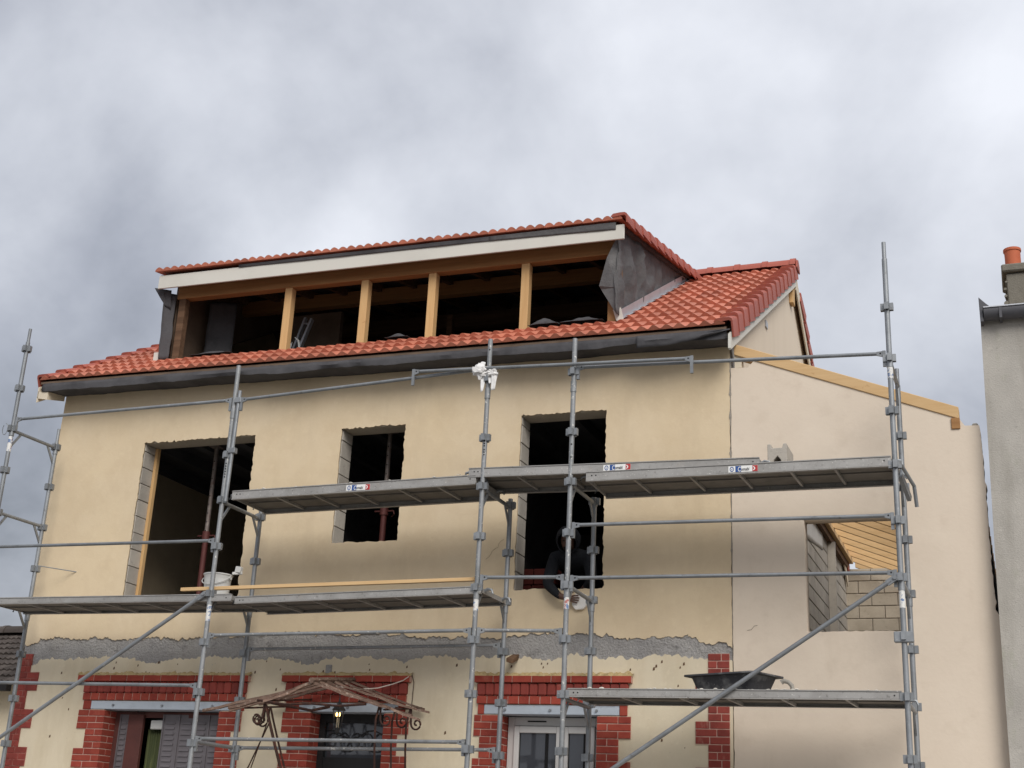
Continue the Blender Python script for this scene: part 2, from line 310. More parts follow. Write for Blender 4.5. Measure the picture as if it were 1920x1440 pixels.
def sheet(name, a, b, c, d, m, parent, nu=16, nv=12, amp=.03, sc=3., seed=0., nrm=None, thick=.003, edge=True):
    """wrinkled sheet with corners a (0,0) b (1,0) c (1,1) d (0,1)"""
    a, b, c, d = map(Vector, (a, b, c, d)); nrm = Vector(nrm) if nrm else (b-a).cross(d-a).normalized()
    g = MB(); vs = []
    for j in range(nv+1):
        for i in range(nu+1):
            u, v = i/nu, j/nv; p = (a*(1-u)+b*u)*(1-v)+(d*(1-u)+c*u)*v
            k = fn(p.x*1.0+p.y*.7, p.y*.4, p.z*.35+seed, sc)+.45*fn(p.x*1.2, p.y*1.1, p.z*.6+seed, sc*2.7)
            if not edge: k *= min(1, 4*min(u, 1-u, v, 1-v)+.15)
            vs.append(p+nrm*amp*k)
    fs = [(j*(nu+1)+i, j*(nu+1)+i+1, (j+1)*(nu+1)+i+1, (j+1)*(nu+1)+i) for j in range(nv) for i in range(nu)]
    g.add(vs, fs); return g.build(name, m, parent, smooth=True, solid=thick)

# ================================================================== ground
g = MB().box(-300, 300, -300, 300, -.3, 0); tag(g.build('ground', 'asphalt'), kind='structure')
g = MB().box(-60, 60, -2.6, 12, .004, .13); tag(g.build('pavement', 'pavement'), kind='structure')
g = MB().box(-60, 60, -2.76, -2.602, .004, .135); tag(g.build('kerb', 'kerb', bevel=.015), kind='structure')

# ================================================================== the house
HX = 8.46                                      # right corner of the house front
house = thing('house', (4.2, 4, 0), 'beige rendered house with red brick trim, open dormer and new red tile roof', 'house')
ZT = 5.955                                     # tops of the first-floor openings
OPEN = [(1.30, 2.86, 4.06), (3.99, 4.80, 4.63), (6.18, 7.14, 4.06)]       # x0, x1, z0 of the first-floor openings
GOPEN = [(1.30, 2.81, .95, 2.83), (3.95, 4.81, .15, 2.83), (6.115, 7.12, .95, 2.83)]
rect = lambda a, b, c, d: [(a, c), (b, c), (b, d), (a, d)]
holes = [rect(a-.008, b+.008, z-.008, ZT+.008) for a, b, z in OPEN]+[rect(a-.02, b+.02, c, d) for a, b, c, d in GOPEN]
slab('front_wall', rect(0.004, HX-.004, 0, 6.76), holes, .026, .28, 'block_grey', house)
# the two coats of render with the torn strip between them
TOPB = [(0, 3.545), (.10, 3.55), (.25, 3.60), (.484, 3.632), (.75, 3.60), (1.17, 3.612), (1.45, 3.585), (1.75, 3.62), (2.1, 3.60), (2.509, 3.618), (3.0, 3.61), (3.5, 3.635), (3.896, 3.645), (4.3, 3.61), (4.607, 3.625), (5.0, 3.60), (5.4, 3.57), (5.837, 3.575), (6.1, 3.56), (6.42, 3.61), (6.989, 3.612), (7.25, 3.58), (7.432, 3.565), (7.6, 3.545), (7.81, 3.565), (8.023, 3.592), (8.12, 3.535), (8.233, 3.50), (8.35, 3.51), (HX-.006, 3.45)]
BOTB = [(0, 3.30), (.192, 3.31), (.30, 3.36), (.533, 3.375), (.9, 3.372), (1.209, 3.391), (1.6, 3.375), (1.82, 3.32), (1.95, 3.315), (2.1, 3.36), (2.644, 3.398), (3.0, 3.38), (3.197, 3.356), (3.4, 3.385), (3.75, 3.34), (3.899, 3.308), (4.05, 3.36), (4.501, 3.391), (4.8, 3.36), (5.006, 3.325), (5.247, 3.389), (5.7, 3.37), (6.141, 3.388), (6.4, 3.37), (6.659, 3.35), (6.80, 3.385), (6.995, 3.393), (7.2, 3.35), (7.36, 3.385), (7.517, 3.335), (7.65, 3.385), (7.85, 3.39), (8.076, 3.345), (8.284, 3.36), (HX-.006, 3.33)]
def poly_jag(pts, amp, seed):
    r = []
    for p, q in zip(pts, pts[1:]): r += jag(p, q, .014, amp, seed)
    return r+[pts[-1]]
upper = poly_jag(TOPB, .034, 3)+jag((HX-.006, 3.47), (HX-.006, 6.77), .04, .007, 8)[1:]+[(HX-.006, 6.77), (0, 6.77)]+jag((0, 6.77), (0, 3.58), .06, .006, 2)[1:]
slab('upper_render', upper, [jrect(a, b, z, ZT, (.008, .024, .016, .014), 7*i) for i, (a, b, z) in enumerate(OPEN)], 0, .0255, 'render_beige', house)
lower = [(0, 0), (HX-.004, 0)]+poly_jag(BOTB, .034, 5)[::-1]
slab('lower_render', lower, [rect(a-.021, b+.021, c, d) for a, b, c, d in GOPEN], .004, .0255, 'render_old', house)
# exposed concrete strip: a real rough surface between the coats
g = MB(); nx, nz = 420, 26; vs = []
for j in range(nz+1):
    for i in range(nx+1):
        x = .005+(HX-.012)*i/nx; z = 3.22+.52*j/nz
        rough = .35+.65*min(1, max(0, (x-7.45)/.25)); rough = max(rough, .9*max(0, 1-abs(x-3.05)/.45))
        y = .016+.010*fn(x, 0, z, 2.2)-rough*(.012*fn(x, 1, z, 14)+.012*abs(fn(x, 2, z, 34)))
        vs.append((x, max(y, -.008), z))
g.add(vs, [(j*(nx+1)+i, j*(nx+1)+i+1, (j+1)*(nx+1)+i+1, (j+1)*(nx+1)+i) for j in range(nz) for i in range(nx)])
g.build('concrete_band', 'concrete_rough', house)
# raw masonry of the left reveals, block by block
for i, (a, b, z0) in enumerate(OPEN):
    z = z0; k = 0
    while z < ZT-.02:
        h = min(.2, ZT-z)
        brick(house, a-.012, a+.004+RND.uniform(0, .006), .032, .27, z+.004, z+h-.004, 'block_grey', 'reveal_block', .005)
        z += .2; k += 1
MB().box(1.307, 1.345, .225, .285, 4.06, ZT-.004).build('batten', 'pine', house, bevel=.003)
for a, b, z0 in OPEN:                          # concrete lintels and sills of the openings
    MB().box(a-.2, b+.2, .03, .275, ZT+.0, ZT+.2).build('lintel', 'block_warm', house)
# other walls
def gablez(y): return 6.70+(y+.35)*.585 if y < 4.1 else 9.30-(y-4.1)*.66
GP = [(.0, 0), (8.25, 0), (8.25, gablez(8.25)-.16), (4.1, 9.14), (.0, gablez(0)-.14)]
GPf = [(.285, 0)]+GP[1:4]+[(.285, gablez(.285)-.14)]
slab('gable_wall', GPf, [], HX-.26, HX, 'render_gable', house, 'x')
slab('gable_wall', GPf, [], 0.0, .25, 'render_beige', house, 'x')
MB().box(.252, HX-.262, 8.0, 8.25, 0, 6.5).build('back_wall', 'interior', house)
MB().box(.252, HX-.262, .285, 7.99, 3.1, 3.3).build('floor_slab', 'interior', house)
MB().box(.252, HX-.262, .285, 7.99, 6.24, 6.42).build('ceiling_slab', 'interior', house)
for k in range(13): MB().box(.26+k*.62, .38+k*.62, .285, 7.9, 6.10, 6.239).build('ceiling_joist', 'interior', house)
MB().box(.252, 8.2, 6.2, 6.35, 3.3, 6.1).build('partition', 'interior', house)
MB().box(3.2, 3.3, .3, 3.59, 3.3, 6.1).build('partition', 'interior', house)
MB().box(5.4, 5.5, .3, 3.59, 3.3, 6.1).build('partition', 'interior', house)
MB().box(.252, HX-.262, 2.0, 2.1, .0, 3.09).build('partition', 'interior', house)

# ---------------------------------------------------------------- brick trim of the ground floor
CO = .0705
def jamb(par, side, xi, xw, xn, ztop, n, mbox, deep=True, m='brick_red', y=-.012):
    """toothed jamb: courses run from the opening edge xi out to xw (wide) or xn (narrow), three and three"""
    for i in range(n):
        z1 = ztop-i*CO; z0 = z1-CO; xo = xw if (i//3) % 2 == 0 else xn
        lo, hi = (xo, xi) if side < 0 else (xi, xo)
        mbox.box(lo+.003, hi-.003, y+.0065, .10, z0, z1)
        cut = .215 if i % 2 == 0 else .105
        c = xi-cut if side < 0 else xi+cut
        segs = [(lo, c), (c, hi)] if lo+.05 < c < hi-.05 else [(lo, hi)]
        for a, b in segs:
            inner = (b == xi or a == xi)
            d = .10 if (i % 2 == 0) else .215
            brick(par, a+.0045 if a != xi else a, b-.0045 if b != xi else b, y, d if inner and deep else .08, z0+.0045, z1-.0045, m)
            if inner and deep and i % 2 == 0:
                xa, xb = (xi-.1, xi) if side < 0 else (xi, xi+.1)
                brick(par, xa, xb, .109, .215, z0+.0045, z1-.0045, m)
        if deep: mbox.box(*( (xi-.09, xi-.005) if side < 0 else (xi+.005, xi+.09)), .1005, .212, z0, z1)
def lintel_bricks(par, xa, xb, za, zb, xs0, xs1, mbox):
    """stretcher row on top, corbelled row of rounded soldiers, header row with white joints, steel beam below"""
    n = round((xb-xa)/.22); w = (xb-xa)/n
    mbox.box(xa+.004, xb-.004, -.052, .02, 3.118, 3.176)
    for k in range(n): brick(par, xa+k*w+.0045, xa+(k+1)*w-.0045, -.06, .02, 3.116, 3.181, 'brick_red')
    n = round((zb-za)/.095); w = (zb-za)/n
    for k in range(n): brick(par, za+k*w+.0015, za+(k+1)*w-.0015, -.042, .02, 2.988, 3.113, 'brick_dull', bev=.014, jit=.004)
    n = round((zb-za)/.112); w = (zb-za)/n
    mbox.box(za+.004, zb-.004, -.022, .02, 2.91, 2.982)
    for k in range(n): brick(par, za+k*w+.0045, za+(k+1)*w-.0045, -.03, .02, 2.908, 2.984, 'brick_red')
    for a, b in ((za+.015, xs0-.004), (xs1+.004, zb-.015)):
        brick(par, a, b, -.014, .05, 2.806, 2.903, 'brick_red')
    s = MB(); s.box(xs0, xs1, -.010, .0, 2.812, 2.898); s.box(xs0, xs1, -.002, .2, 2.808, 2.822); s.box(xs0, xs1, .001, .2, 2.885, 2.897)
    b = s.build('steel_beam', 'steel_paint', par)
    for f in (.16, .5, .84):
        MB().tube((xs0+(xs1-xs0)*f, -.03, 2.852), (xs0+(xs1-xs0)*f, -.0101, 2.852), .013, 6).build('bolt', 'galvanised', par)
    # lumpy mortar left on the ledge above
    g = MB(); nx = int((xb-xa)/.02); vs = []
    for i in range(nx+1):
        x = xa-.01+(xb-xa+.02)*i/nx; h = .016+.022*abs(fn(x, 0, 4, 9))+.015*fn(x, 0, 2, 30); d = -.045+.02*fn(x, 3, 1, 13)
        vs += [(x, d-.008, 3.178), (x, d+.008, 3.182+max(.004, h)), (x, .003, 3.19+max(.006, h*1.4))]
    g.add(vs, [(3*i+j, 3*i+3+j, 3*i+4+j, 3*i+1+j) for i in range(nx) for j in (0, 1)])
    g.build('mortar_crust', 'mortar_crust', par)
NC = 9
trims = [((.89, 3.16), (.975, 3.13), (1.10, 3.03), (1.30, .935, 1.065), (2.81, 3.10, 2.985)),
         ((3.575, 5.10), (3.62, 5.06), (3.80, 4.965), (3.95, 3.60, 3.69), (4.81, 5.10, 4.98)),
         ((5.82, 7.477), (5.845, 7.44), (5.93, 7.345), (6.115, 5.82, 5.887), (7.12, 7.466, 7.345))]
for t, s_, st, jl, jr in trims:
    sur = MB().box(jl[0]-.05, jr[0]+.05, .03, .2, 2.90, 2.985).build('brick_surround', 'joint_red', house)
    mb_ = MB()
    lintel_bricks(sur, t[0], t[1], s_[0], s_[1], st[0], st[1], mb_)
    jamb(sur, -1, *jl, 2.80, NC, mb_); jamb(sur, 1, *jr, 2.80, NC, mb_, deep=False)
    zb = 2.80-NC*CO
    mb_.build('joint', 'joint_white', sur)
    lb = MB(); lb.box((jl[1]+jl[2])/2, jl[0], -.01, .215, .13, zb-.004); lb.box(jr[0], (jr[1]+jr[2])/2, -.01, .1, .13, zb-.004)
    lb.build('lower_jamb', 'brick_red', sur)
def quoin(xi, sgn, wide, narrow, ztop, n, first, m, jm):
    q = MB(); par = MB().box(*sorted((xi+sgn*.01, xi+sgn*.10)), .004, .05, ztop-n*CO, ztop-.01).build('corner_quoin', jm, house)
    for i in range(n):
        z1 = ztop-i*CO; z0 = z1-CO; w = wide if ((i+first)//3) % 2 == 0 else narrow
        a, b = sorted((xi, xi+sgn*w)); q.box(a+.003, b-.003, -.0045, .02, z0, z1)
        c = a+w*(.42 if i % 2 else .62)
        for x0, x1 in ((a, c), (c, b)): brick(par, x0+.004, x1-.004, -.009, .02, z0+.004, z1-.004, m)
    q.build('joint', jm, par)
    MB().box(*sorted((xi, xi+sgn*(wide+narrow)/2)), -.006, .02, .13, ztop-n*CO-.004).build('lower_quoin', m, par)
quoin(-.004, 1, .292, .160, 3.43, 18, 3, 'brick_dull', 'joint_red')
quoin(HX-.03, -1, .335, .212, 3.40, 18, 3, 'brick_dull', 'joint_white')

# ---------------------------------------------------------------- ground floor window with folding shutters
def louvre_panel(par, x0, x1, y, z0, z1, tilt=0.):
    g = MB(); dy = tilt*(x1-x0)
    g.hexa([(x0,y,z0),(x1,y+dy,z0),(x1,y+dy+.02,z0),(x0,y+.02,z0),(x0,y,z1),(x1,y+dy,z1),(x1,y+dy+.02,z1),(x0,y+.02,z1)])
    z = z1-.09; w = x1-x0
    while z > z0+.1:
        xa, xb = x0+w*.2, x0+w*.8; ya, yb = y+dy*.2, y+dy*.8
        g.hexa([(xa,ya-.014,z-.012),(xb,yb-.014,z-.012),(xb,yb+.004,z-.012),(xa,ya+.004,z-.012),(xa,ya-.004,z+.014),(xb,yb-.004,z+.014),(xb,yb+.004,z+.016),(xa,ya+.004,z+.016)])
        z -= .058
    g.box(x0-.004, x0+.012, y-.012, y-.001, z0, z1)
    return g.build('shutter_panel', 'shutter_grey', par)
w = MB().box(1.30, 1.36, .205, .27, .95, 2.80).box(2.76, 2.81, .205, .27, .95, 2.80).box(1.361, 2.759, .205, .27, 2.74, 2.80).build('window', 'frame_brown', house)
louvre_panel(w, 1.375, 1.49, .20, .98, 2.77)
MB().box(1.50, 1.70, .17, .22, .98, 2.775).build('shutter_leaf', 'frame_brown', w, bevel=.006)
MB().box(1.70, 1.965, .322, .33, .98, 2.74).build('pane', 'glass_dark', w)
g = MB(); vs = []
for i in range(31):
    x = 1.70+.275*i/30; y = .30+.012*math.sin(i*1.9)
    vs += [(x, y, .98), (x, y, 2.62)]
g.add(vs, [(2*i, 2*i+2, 2*i+3, 2*i+1) for i in range(30)]); g.build('curtain', 'curtain_green', w, smooth=True, solid=.003)
MB().box(1.77, 1.965, .222, .26, 2.615, 2.715).build('roller_box', 'plastic_white', w, bevel=.008)
for a, b in ((1.965, 2.16), (2.17, 2.375), (2.385, 2.555), (2.565, 2.755)): louvre_panel(w, a, b, .185+RND.uniform(0, .015), .98, 2.775, .05)
MB().box(1.28, 2.83, -.03, .2, .89, .945).build('sill', 'cement', w)
# ---------------------------------------------------------------- entrance door with glazed, wrought-iron top
d = MB().box(3.95, 4.02, .20, .27, .15, 2.81).box(4.745, 4.81, .20, .27, .15, 2.81).box(4.021, 4.744, .20, .27, 2.72, 2.81).box(4.021, 4.744, .21, .26, .15, 2.36).box(4.06, 4.70, .20, .2095, .5, 1.5).build('door', 'dark_grille', house)
MB().box(4.021, 4.744, .245, .252, 2.361, 2.719).build('pane', 'glass', d)
g = MB(); rnd2 = random.Random(5)
for k in range(5):
    cx = 4.10+.14*k
    pts = []
    for i in range(22):
        a = i*.42; r = .012+.0032*i; pts.append((cx+r*math.cos(a)*(1 if k % 2 else -1), .232, 2.52+r*math.sin(a)*1.3))
    g.path(pts, .0055, 5)
g.path([(4.03+.07*i, .232, 2.45+.03*math.sin(i*1.3)) for i in range(11)], .006, 5)
g.path([(4.03+.07*i, .232, 2.60+.045*math.sin(i*.9+1)) for i in range(11)], .006, 5)
g.build('iron_grille', 'lamp_iron', d, smooth=True)
g = MB()
for x in (4.1, 4.28, 4.47, 4.66): g.tube((x, .228, 1.6), (x, .228, 2.36), .007, 6)
g.build('iron_grille', 'lamp_iron', d)
# ---------------------------------------------------------------- white window
w = MB().box(6.12, 6.19, .19, .26, .95, 2.80).box(7.05, 7.118, .19, .26, .95, 2.80).box(6.191, 7.049, .19, .26, 2.715, 2.80).build('window', 'pvc', house, bevel=.004)
MB().box(6.33, 6.53, .183, .1895, 2.752, 2.764).build('vent_slot', 'dark', w)
for (a, b) in ((6.195, 6.70), (6.715, 7.045)):
    fr = MB(); fr.box(a, a+.055, .165, .235, .97, 2.71); fr.box(b-.055, b, .165, .235, .97, 2.71); fr.box(a+.056, b-.056, .165, .235, 2.645, 2.71); fr.box(a+.056, b-.056, .165, .235, .97, 1.04)
    f_ = fr.build('sash', 'pvc', w, bevel=.004)
    MB().box(a+.0561, b-.0561, .195, .205, 1.04, 2.645).build('pane', 'glass', f_)
    xm = a+(b-a)*.68
    MB().box(xm-.012, xm+.018, .185, .1945, 1.041, 2.644).build('glazing_bar', 'dark', f_)
    MB().box(a+.0562, a+.0635, .19, .1945, 1.041, 2.644).build('gasket', 'dark', f_)
MB().box(6.10, 7.14, -.03, .2, .89, .945).build('sill', 'cement', w)

# ---------------------------------------------------------------- main roof
def zo(x): return -.0122*(x-4.2)
YE, YR = -.36, 4.1
TW, GA = .2692, .3445
def zroof(x, y): z0 = 6.705+zo(x); z1 = 9.27+zo(x)*.35; return z0+(z1-z0)*(y-YE)/(YR-YE)
def tile_mesh(name, length, m, w=TW, nb=16, h=.042, t=.026, ex=1.7):
    g = MB(); vs = []
    for i in range(nb+1):
        u = i/nb; x = u*w*1.02
        ph = (u*2) % 1.0; k = math.sin(math.pi*ph)**ex if u < 1 else 0
        z = h*k*(1.0 if u < .5 else .86)
        vs += [(x, 0, z), (x, length, z*.42-.002), (x, .004, -.012), (x, length, -.016)]
    fs = []
    for i in range(nb):
        a, b = 4*i, 4*i+4; fs += [(a, b, b+1, a+1), (a, a+2, b+2, b), (a+2, a+3, b+3, b+2)]
    g.add(vs, fs); me = bpy.data.meshes.new(name); me.from_pydata(g.v, [], g.f); me.update(); me.materials.append(M[m])
    for p in me.polygons: p.use_smooth = True
    me.set_sharp_from_angle(angle=R(50)); return me
TILE = tile_mesh('tile', .415, 'tile_clay'); TILE_S = tile_mesh('tile', .19, 'tile_clay')
def slope_mw(x, y, z, pit, tilt=.062, jit=1.0):
    return Matrix.Translation((x, y, z+.012)) @ Matrix.Rotation(pit-tilt+RND.uniform(-.006, .006)*jit, 4, 'X') @ Matrix.Rotation(RND.uniform(-.008, .008)*jit, 4, 'Z') @ Matrix.Rotation(RND.uniform(-.008, .008)*jit, 4, 'Y')
X0 = -.135
def pitch_at(x): return math.atan2(zroof(x, YR)-zroof(x, YE), YR-YE)
def roof_slab(name, x0, x1, y0, y1, m, par, off=-.035, th=.03):
    g = MB(); P = lambda x, y, o: (x, y, zroof(x, y)+o)
    g.hexa([P(x0,y0,off-th),P(x1,y0,off-th),P(x1,y1,off-th),P(x0,y1,off-th),P(x0,y0,off),P(x1,y0,off),P(x1,y1,off),P(x0,y1,off)])
    return g.build(name, m, par)
roof = roof_slab('main_roof', X0, 8.49, YE+.03, .47, 'interior_wood', house)
roof_slab('roof_deck', X0, 1.06, .471, YR, 'interior_wood', roof); roof_slab('roof_deck', 7.12, 8.49, .471, YR, 'interior_wood', roof)
for c in range(32):
    x = X0+c*TW; p = pitch_at(x)
    side = c <= 3 or c >= 27
    for r in range(15):
        if not side and r > 2: continue
        y = YE+r*GA*math.cos(p); z = zroof(x, y)
        link('tile', TILE if (side or r < 2) else TILE_S, None, roof, slope_mw(x, y, z, p))
# back slope (one sheet of joined tiles, out of sight)
def tile_field(name, x0, nc, rows, f_y, f_z, pit, m, par, w=TW, back=False, src=TILE):
    g = MB(); V = [v.co.copy() for v in src.vertices]; F = [tuple(p.vertices) for p in src.polygons]
    for c in range(nc):
        for r in rows:
            y, z = f_y(r), f_z(x0+c*w, f_y(r))
            mw = Matrix.Translation((x0+c*w, y, z+.012)) @ Matrix.Rotation(pit-.062, 4, 'X') if not back else Matrix.Translation((x0+(c+1)*w, y, z+.012)) @ Matrix.Rotation(math.pi, 4, 'Z') @ Matrix.Rotation(pit-.062, 4, 'X')
            g.add([mw @ v for v in V], F)
    o = g.build(name, m, par, smooth=True, solid=1e-4); o.modifiers.clear(); tag(o, kind='stuff'); return o
BP = .70; bpit = math.atan(BP)
zback = lambda x, y: 9.27+zo(x)*.35-(y-YR)*BP
tile_field('back_tiles', X0, 32, range(16), lambda r: 8.75-r*GA*math.cos(bpit), zback, bpit, 'tile_clay', roof, back=True)
g = MB(); B = lambda x, y, o: (x, y, zback(x, y)+o)
g.hexa([B(X0,4.1,-.09),B(8.49,4.1,-.09),B(8.49,8.7,-.09),B(X0,8.7,-.09),B(X0,4.1,-.06),B(8.49,4.1,-.06),B(8.49,8.7,-.06),B(X0,8.7,-.06)]); g.build('back_deck', 'interior_wood', roof)
# verge tiles: rounded top with a deep flange over the bargeboard
def verge_mesh(m, sgn=1, length=.40, drop=.165):
    pr = [(-.13, .012), (-.10, .040), (-.02, .046), (.035, .044), (.058, .030), (.066, .006), (.068, -drop)]
    inn = [(.050, -drop), (.048, 0), (.03, .014), (-.12, .0)]
    P = [(sgn*a, b) for a, b in pr+inn]; n = len(P); g = MB()
    vs = [(a, 0, b) for a, b in P]+[(a*.80, length, b-.004) for a, b in P]
    g.add(vs, [tuple(range(n)), tuple(range(2*n-1, n-1, -1))]+[(i, (i+1) % n, (i+1) % n+n, i+n) for i in range(n)])
    me = bpy.data.meshes.new('verge_tile'); me.from_pydata(g.v, [], g.f); bm = bmesh.new(); bm.from_mesh(me); bmesh.ops.recalc_face_normals(bm, faces=bm.faces); bm.to_mesh(me); bm.free()
    me.materials.append(M[m])
    for p in me.polygons: p.use_smooth = True
    me.set_sharp_from_angle(angle=R(40)); return me
VR, VL = verge_mesh('tile_verge'), verge_mesh('tile_verge', -1)
for r in range(15):
    for x, me in ((8.497, VR), (X0+.02, VL)):
        p = pitch_at(x); y = YE+r*GA*math.cos(p)
        link('verge_tile', me, None, roof, Matrix.Translation((x, y, zroof(x, y)+.028)) @ Matrix.Rotation(p-.095, 4, 'X') @ Matrix.Rotation(RND.uniform(-.01, .01), 4, 'Z'))
for r in range(15):
    y = 8.75-r*GA*math.cos(bpit)
    link('verge_tile', VL, None, roof, Matrix.Translation((8.497, y, zback(8.5, y)+.028)) @ Matrix.Rotation(math.pi, 4, 'Z') @ Matrix.Rotation(bpit-.07, 4, 'X'))
# ridge tiles
g = MB(); n = 9; prof = [(.13*math.cos(math.pi*k/n), .12*math.sin(math.pi*k/n)-.03) for k in range(n+1)]
vs = []
for x, s in ((0, 1.0), (.34, 1.0), (.345, 1.13), (.42, 1.13)):
    vs += [(x, a*s, b*s) for a, b in prof]
m_ = n+1; fs = [(j*m_+k, (j+1)*m_+k, (j+1)*m_+k+1, j*m_+k+1) for j in range(3) for k in range(n)]+[tuple(range(m_)), tuple(range(3*m_, 4*m_))]
g.add(vs, fs); RT = bpy.data.meshes.new('ridge_tile'); RT.from_pydata(g.v, [], g.f); RT.materials.append(M['tile_verge'])
for p in RT.polygons: p.use_smooth = True
RT.set_sharp_from_angle(angle=R(40))
x = 8.545-.415
while x > -.5:
    link('ridge_tile', RT, None, roof, Matrix.Translation((x, YR, 9.285+zo(x)*.35))); x -= .385
MB().prism([(YR-.14, 9.19), (YR+.14, 9.19), (YR+.10, 9.30), (YR, 9.36), (YR-.10, 9.30)], 'x', 8.551, 8.575).build('ridge_end', 'tile_verge', roof, bevel=.01)
# bargeboards on the right gable, soffit and purlin end, small vent
def rake(name, m, x0, x1, ya, yb, zf, o0, o1):
    g = MB(); g.hexa([(x0,ya,zf(x0,ya)+o0),(x1,ya,zf(x1,ya)+o0),(x1,yb,zf(x1,yb)+o0),(x0,yb,zf(x0,yb)+o0),(x0,ya,zf(x0,ya)+o1),(x1,ya,zf(x1,ya)+o1),(x1,yb,zf(x1,yb)+o1),(x0,yb,zf(x0,yb)+o1)])
    return g.build(name, m, roof, bevel=.003)
rake('bargeboard', 'board_white', 8.518, 8.540, YE+.015, YR, zroof, -.285, -.10)
rake('bargeboard', 'board_cream', 8.518, 8.538, YR+.002, 8.7, zback, -.34, -.10)
rake('verge_soffit', 'wood_dark', 8.462, 8.517, YR+.002, 8.7, zback, -.15, -.10)
MB().box(8.515, 8.543, YE+.00, YE+.014, 6.39, 6.55).build('board_end', 'board_white', roof)
rake('bargeboard', 'board_cream', X0-.03, X0-.01, YE+.03, YR, zroof, -.30, -.10)
rake('verge_soffit', 'board_cream', X0-.009, -.002, YE+.05, YR, zroof, -.125, -.10)
MB().box(8.462, 8.516, 3.93, 4.09, 8.66, 8.93).build('purlin_end', 'pine', roof, bevel=.004)
MB().box(8.461, 8.478, 2.05, 2.17, 7.58, 7.66).build('vent', 'zinc', house)
# eaves wrapped in roofing membrane
g = MB(); nx = 150; vs = []
pr = [(-.335, -.045), (-.348, -.09), (-.338, -.140), (-.20, -.130), (-.06, -.115), (.01, -.105)]
for i in range(nx+1):
    x = X0+.04+(8.50-X0-.04)*i/nx
    for k, (y, o) in enumerate(pr):
        wv = .020*fn(x, k*.4, 0, 1.3)+.012*fn(x, k*.5, 4, 5)+.006*fn(x, k*.9, 8, 15); vs.append((x, y+wv*.8, 6.705+zo(x)+o+wv*(1.4 if k in (2, 3) else .8)))
n = len(pr); g.add(vs, [(i*n+k, (i+1)*n+k, (i+1)*n+k+1, i*n+k+1) for i in range(nx) for k in range(n-1)])
g.build('eaves_membrane', 'membrane', roof, smooth=True, solid=.003)
g = MB(); vs = []; nx = 40                     # the loose flap near the right corner
for i in range(nx+1):
    x = 7.56+.98*i/nx; u = i/nx
    bot = 6.525+zo(7.9)+(.0 if u < .3 else (u-.3)**1.5*.17)+.01*fn(x, 0, 0, 6)
    top = 6.705+zo(x)-.05
    for k in range(5):
        v = k/4; vs.append((x, -.352-.025*math.sin(v*3.0)*(.5+fn(x, v, 7, 4))-.03*v*u, top+(bot-top)*v))
g.add(vs, [(i*5+k, i*5+5+k, i*5+6+k, i*5+1+k) for i in range(nx) for k in range(4)]); g.build('loose_membrane', 'membrane', roof, smooth=True, solid=.003)
# left verge: end of the eaves board
MB().hexa([(X0-.02,-.33,6.53),(.0,-.33,6.50),(.0,-.02,6.58),(X0-.02,-.02,6.64),(X0-.02,-.33,6.62),(.0,-.33,6.60),(.0,-.02,6.66),(X0-.02,-.02,6.70)]).build('eaves_board', 'board_cream', roof)

# ---------------------------------------------------------------- dormer
DX0, DX1, DY = 1.06, 7.12, .42
DFY = .20
dsl = (9.20-8.29)/(4.1-DFY); dpit = math.atan(dsl)
def zd(x, y): return 8.305+zo(x)*1.0+(y-DFY)*dsl
dorm = MB().hexa([(DX0-.07,DFY+.04,zd(DX0,DFY+.04)-.07),(DX1+.07,DFY+.04,zd(DX1,DFY+.04)-.07),(DX1+.07,4.1,zd(DX1,4.1)-.07),(DX0-.07,4.1,zd(DX0,4.1)-.07),
                  (DX0-.07,DFY+.04,zd(DX0,DFY+.04)-.04),(DX1+.07,DFY+.04,zd(DX1,DFY+.04)-.04),(DX1+.07,4.1,zd(DX1,4.1)-.04),(DX0-.07,4.1,zd(DX0,4.1)-.04)]).build('dormer', 'membrane', house)
DTW = (DX1-DX0+.20)/27
DT = tile_mesh('tile', .415, 'tile_clay', w=DTW, h=.040, ex=.85)
xs = DX0-.10
for c in range(27):
    x = xs+c*DTW
    link('tile', DT, None, dorm, slope_mw(x, DFY-.05, zd(x, DFY-.05), dpit, .055))
tile_field('tile_field', xs, 27, range(1, 12), lambda r: DFY-.05+r*GA*math.cos(dpit), zd, dpit, 'tile_clay', dorm, w=DTW, src=DT)
DV = verge_mesh('tile_verge', 1, .40, .075)
for r in range(11):
    y = DFY-.06+r*GA*math.cos(dpit)
    link('verge_tile', DV, None, dorm, Matrix.Translation((DX1+.10, y, zd(DX1, y)+.03)) @ Matrix.Rotation(dpit-.07, 4, 'X'))
def xbar(name, m, x0, x1, y0, y1, o0, o1, zf, par, bevel=.004):   # bar along x that follows the slight fall of the eaves
    g = MB(); g.hexa([(x0,y0,zf(x0)+o0),(x1,y0,zf(x1)+o0),(x1,y1,zf(x1)+o0),(x0,y1,zf(x0)+o0),(x0,y0,zf(x0)+o1),(x1,y0,zf(x1)+o1),(x1,y1,zf(x1)+o1),(x0,y1,zf(x0)+o1)])
    return g.build(name, m, par, bevel=bevel)
xbar('fascia', 'board_white', DX0-.06, DX1+.115, DFY, DFY+.025, -.235, -.055, lambda x: zd(x, DFY), dorm)
xbar('head_beam', 'pine_brown', DX0+.10, DX1-.02, DY, DY+.12, -.145, .04, lambda x: 8.145+zo(x), dorm)
xbar('purlin', 'pine_brown', DX0+.06, DX1-.02, 1.95, 2.07, -.10, .09, lambda x: 8.50+zo(x), dorm)
xbar('purlin', 'wood_dark', DX0+.06, DX1-.02, 3.85, 4.0, -.12, .10, lambda x: 8.86+zo(x), dorm)
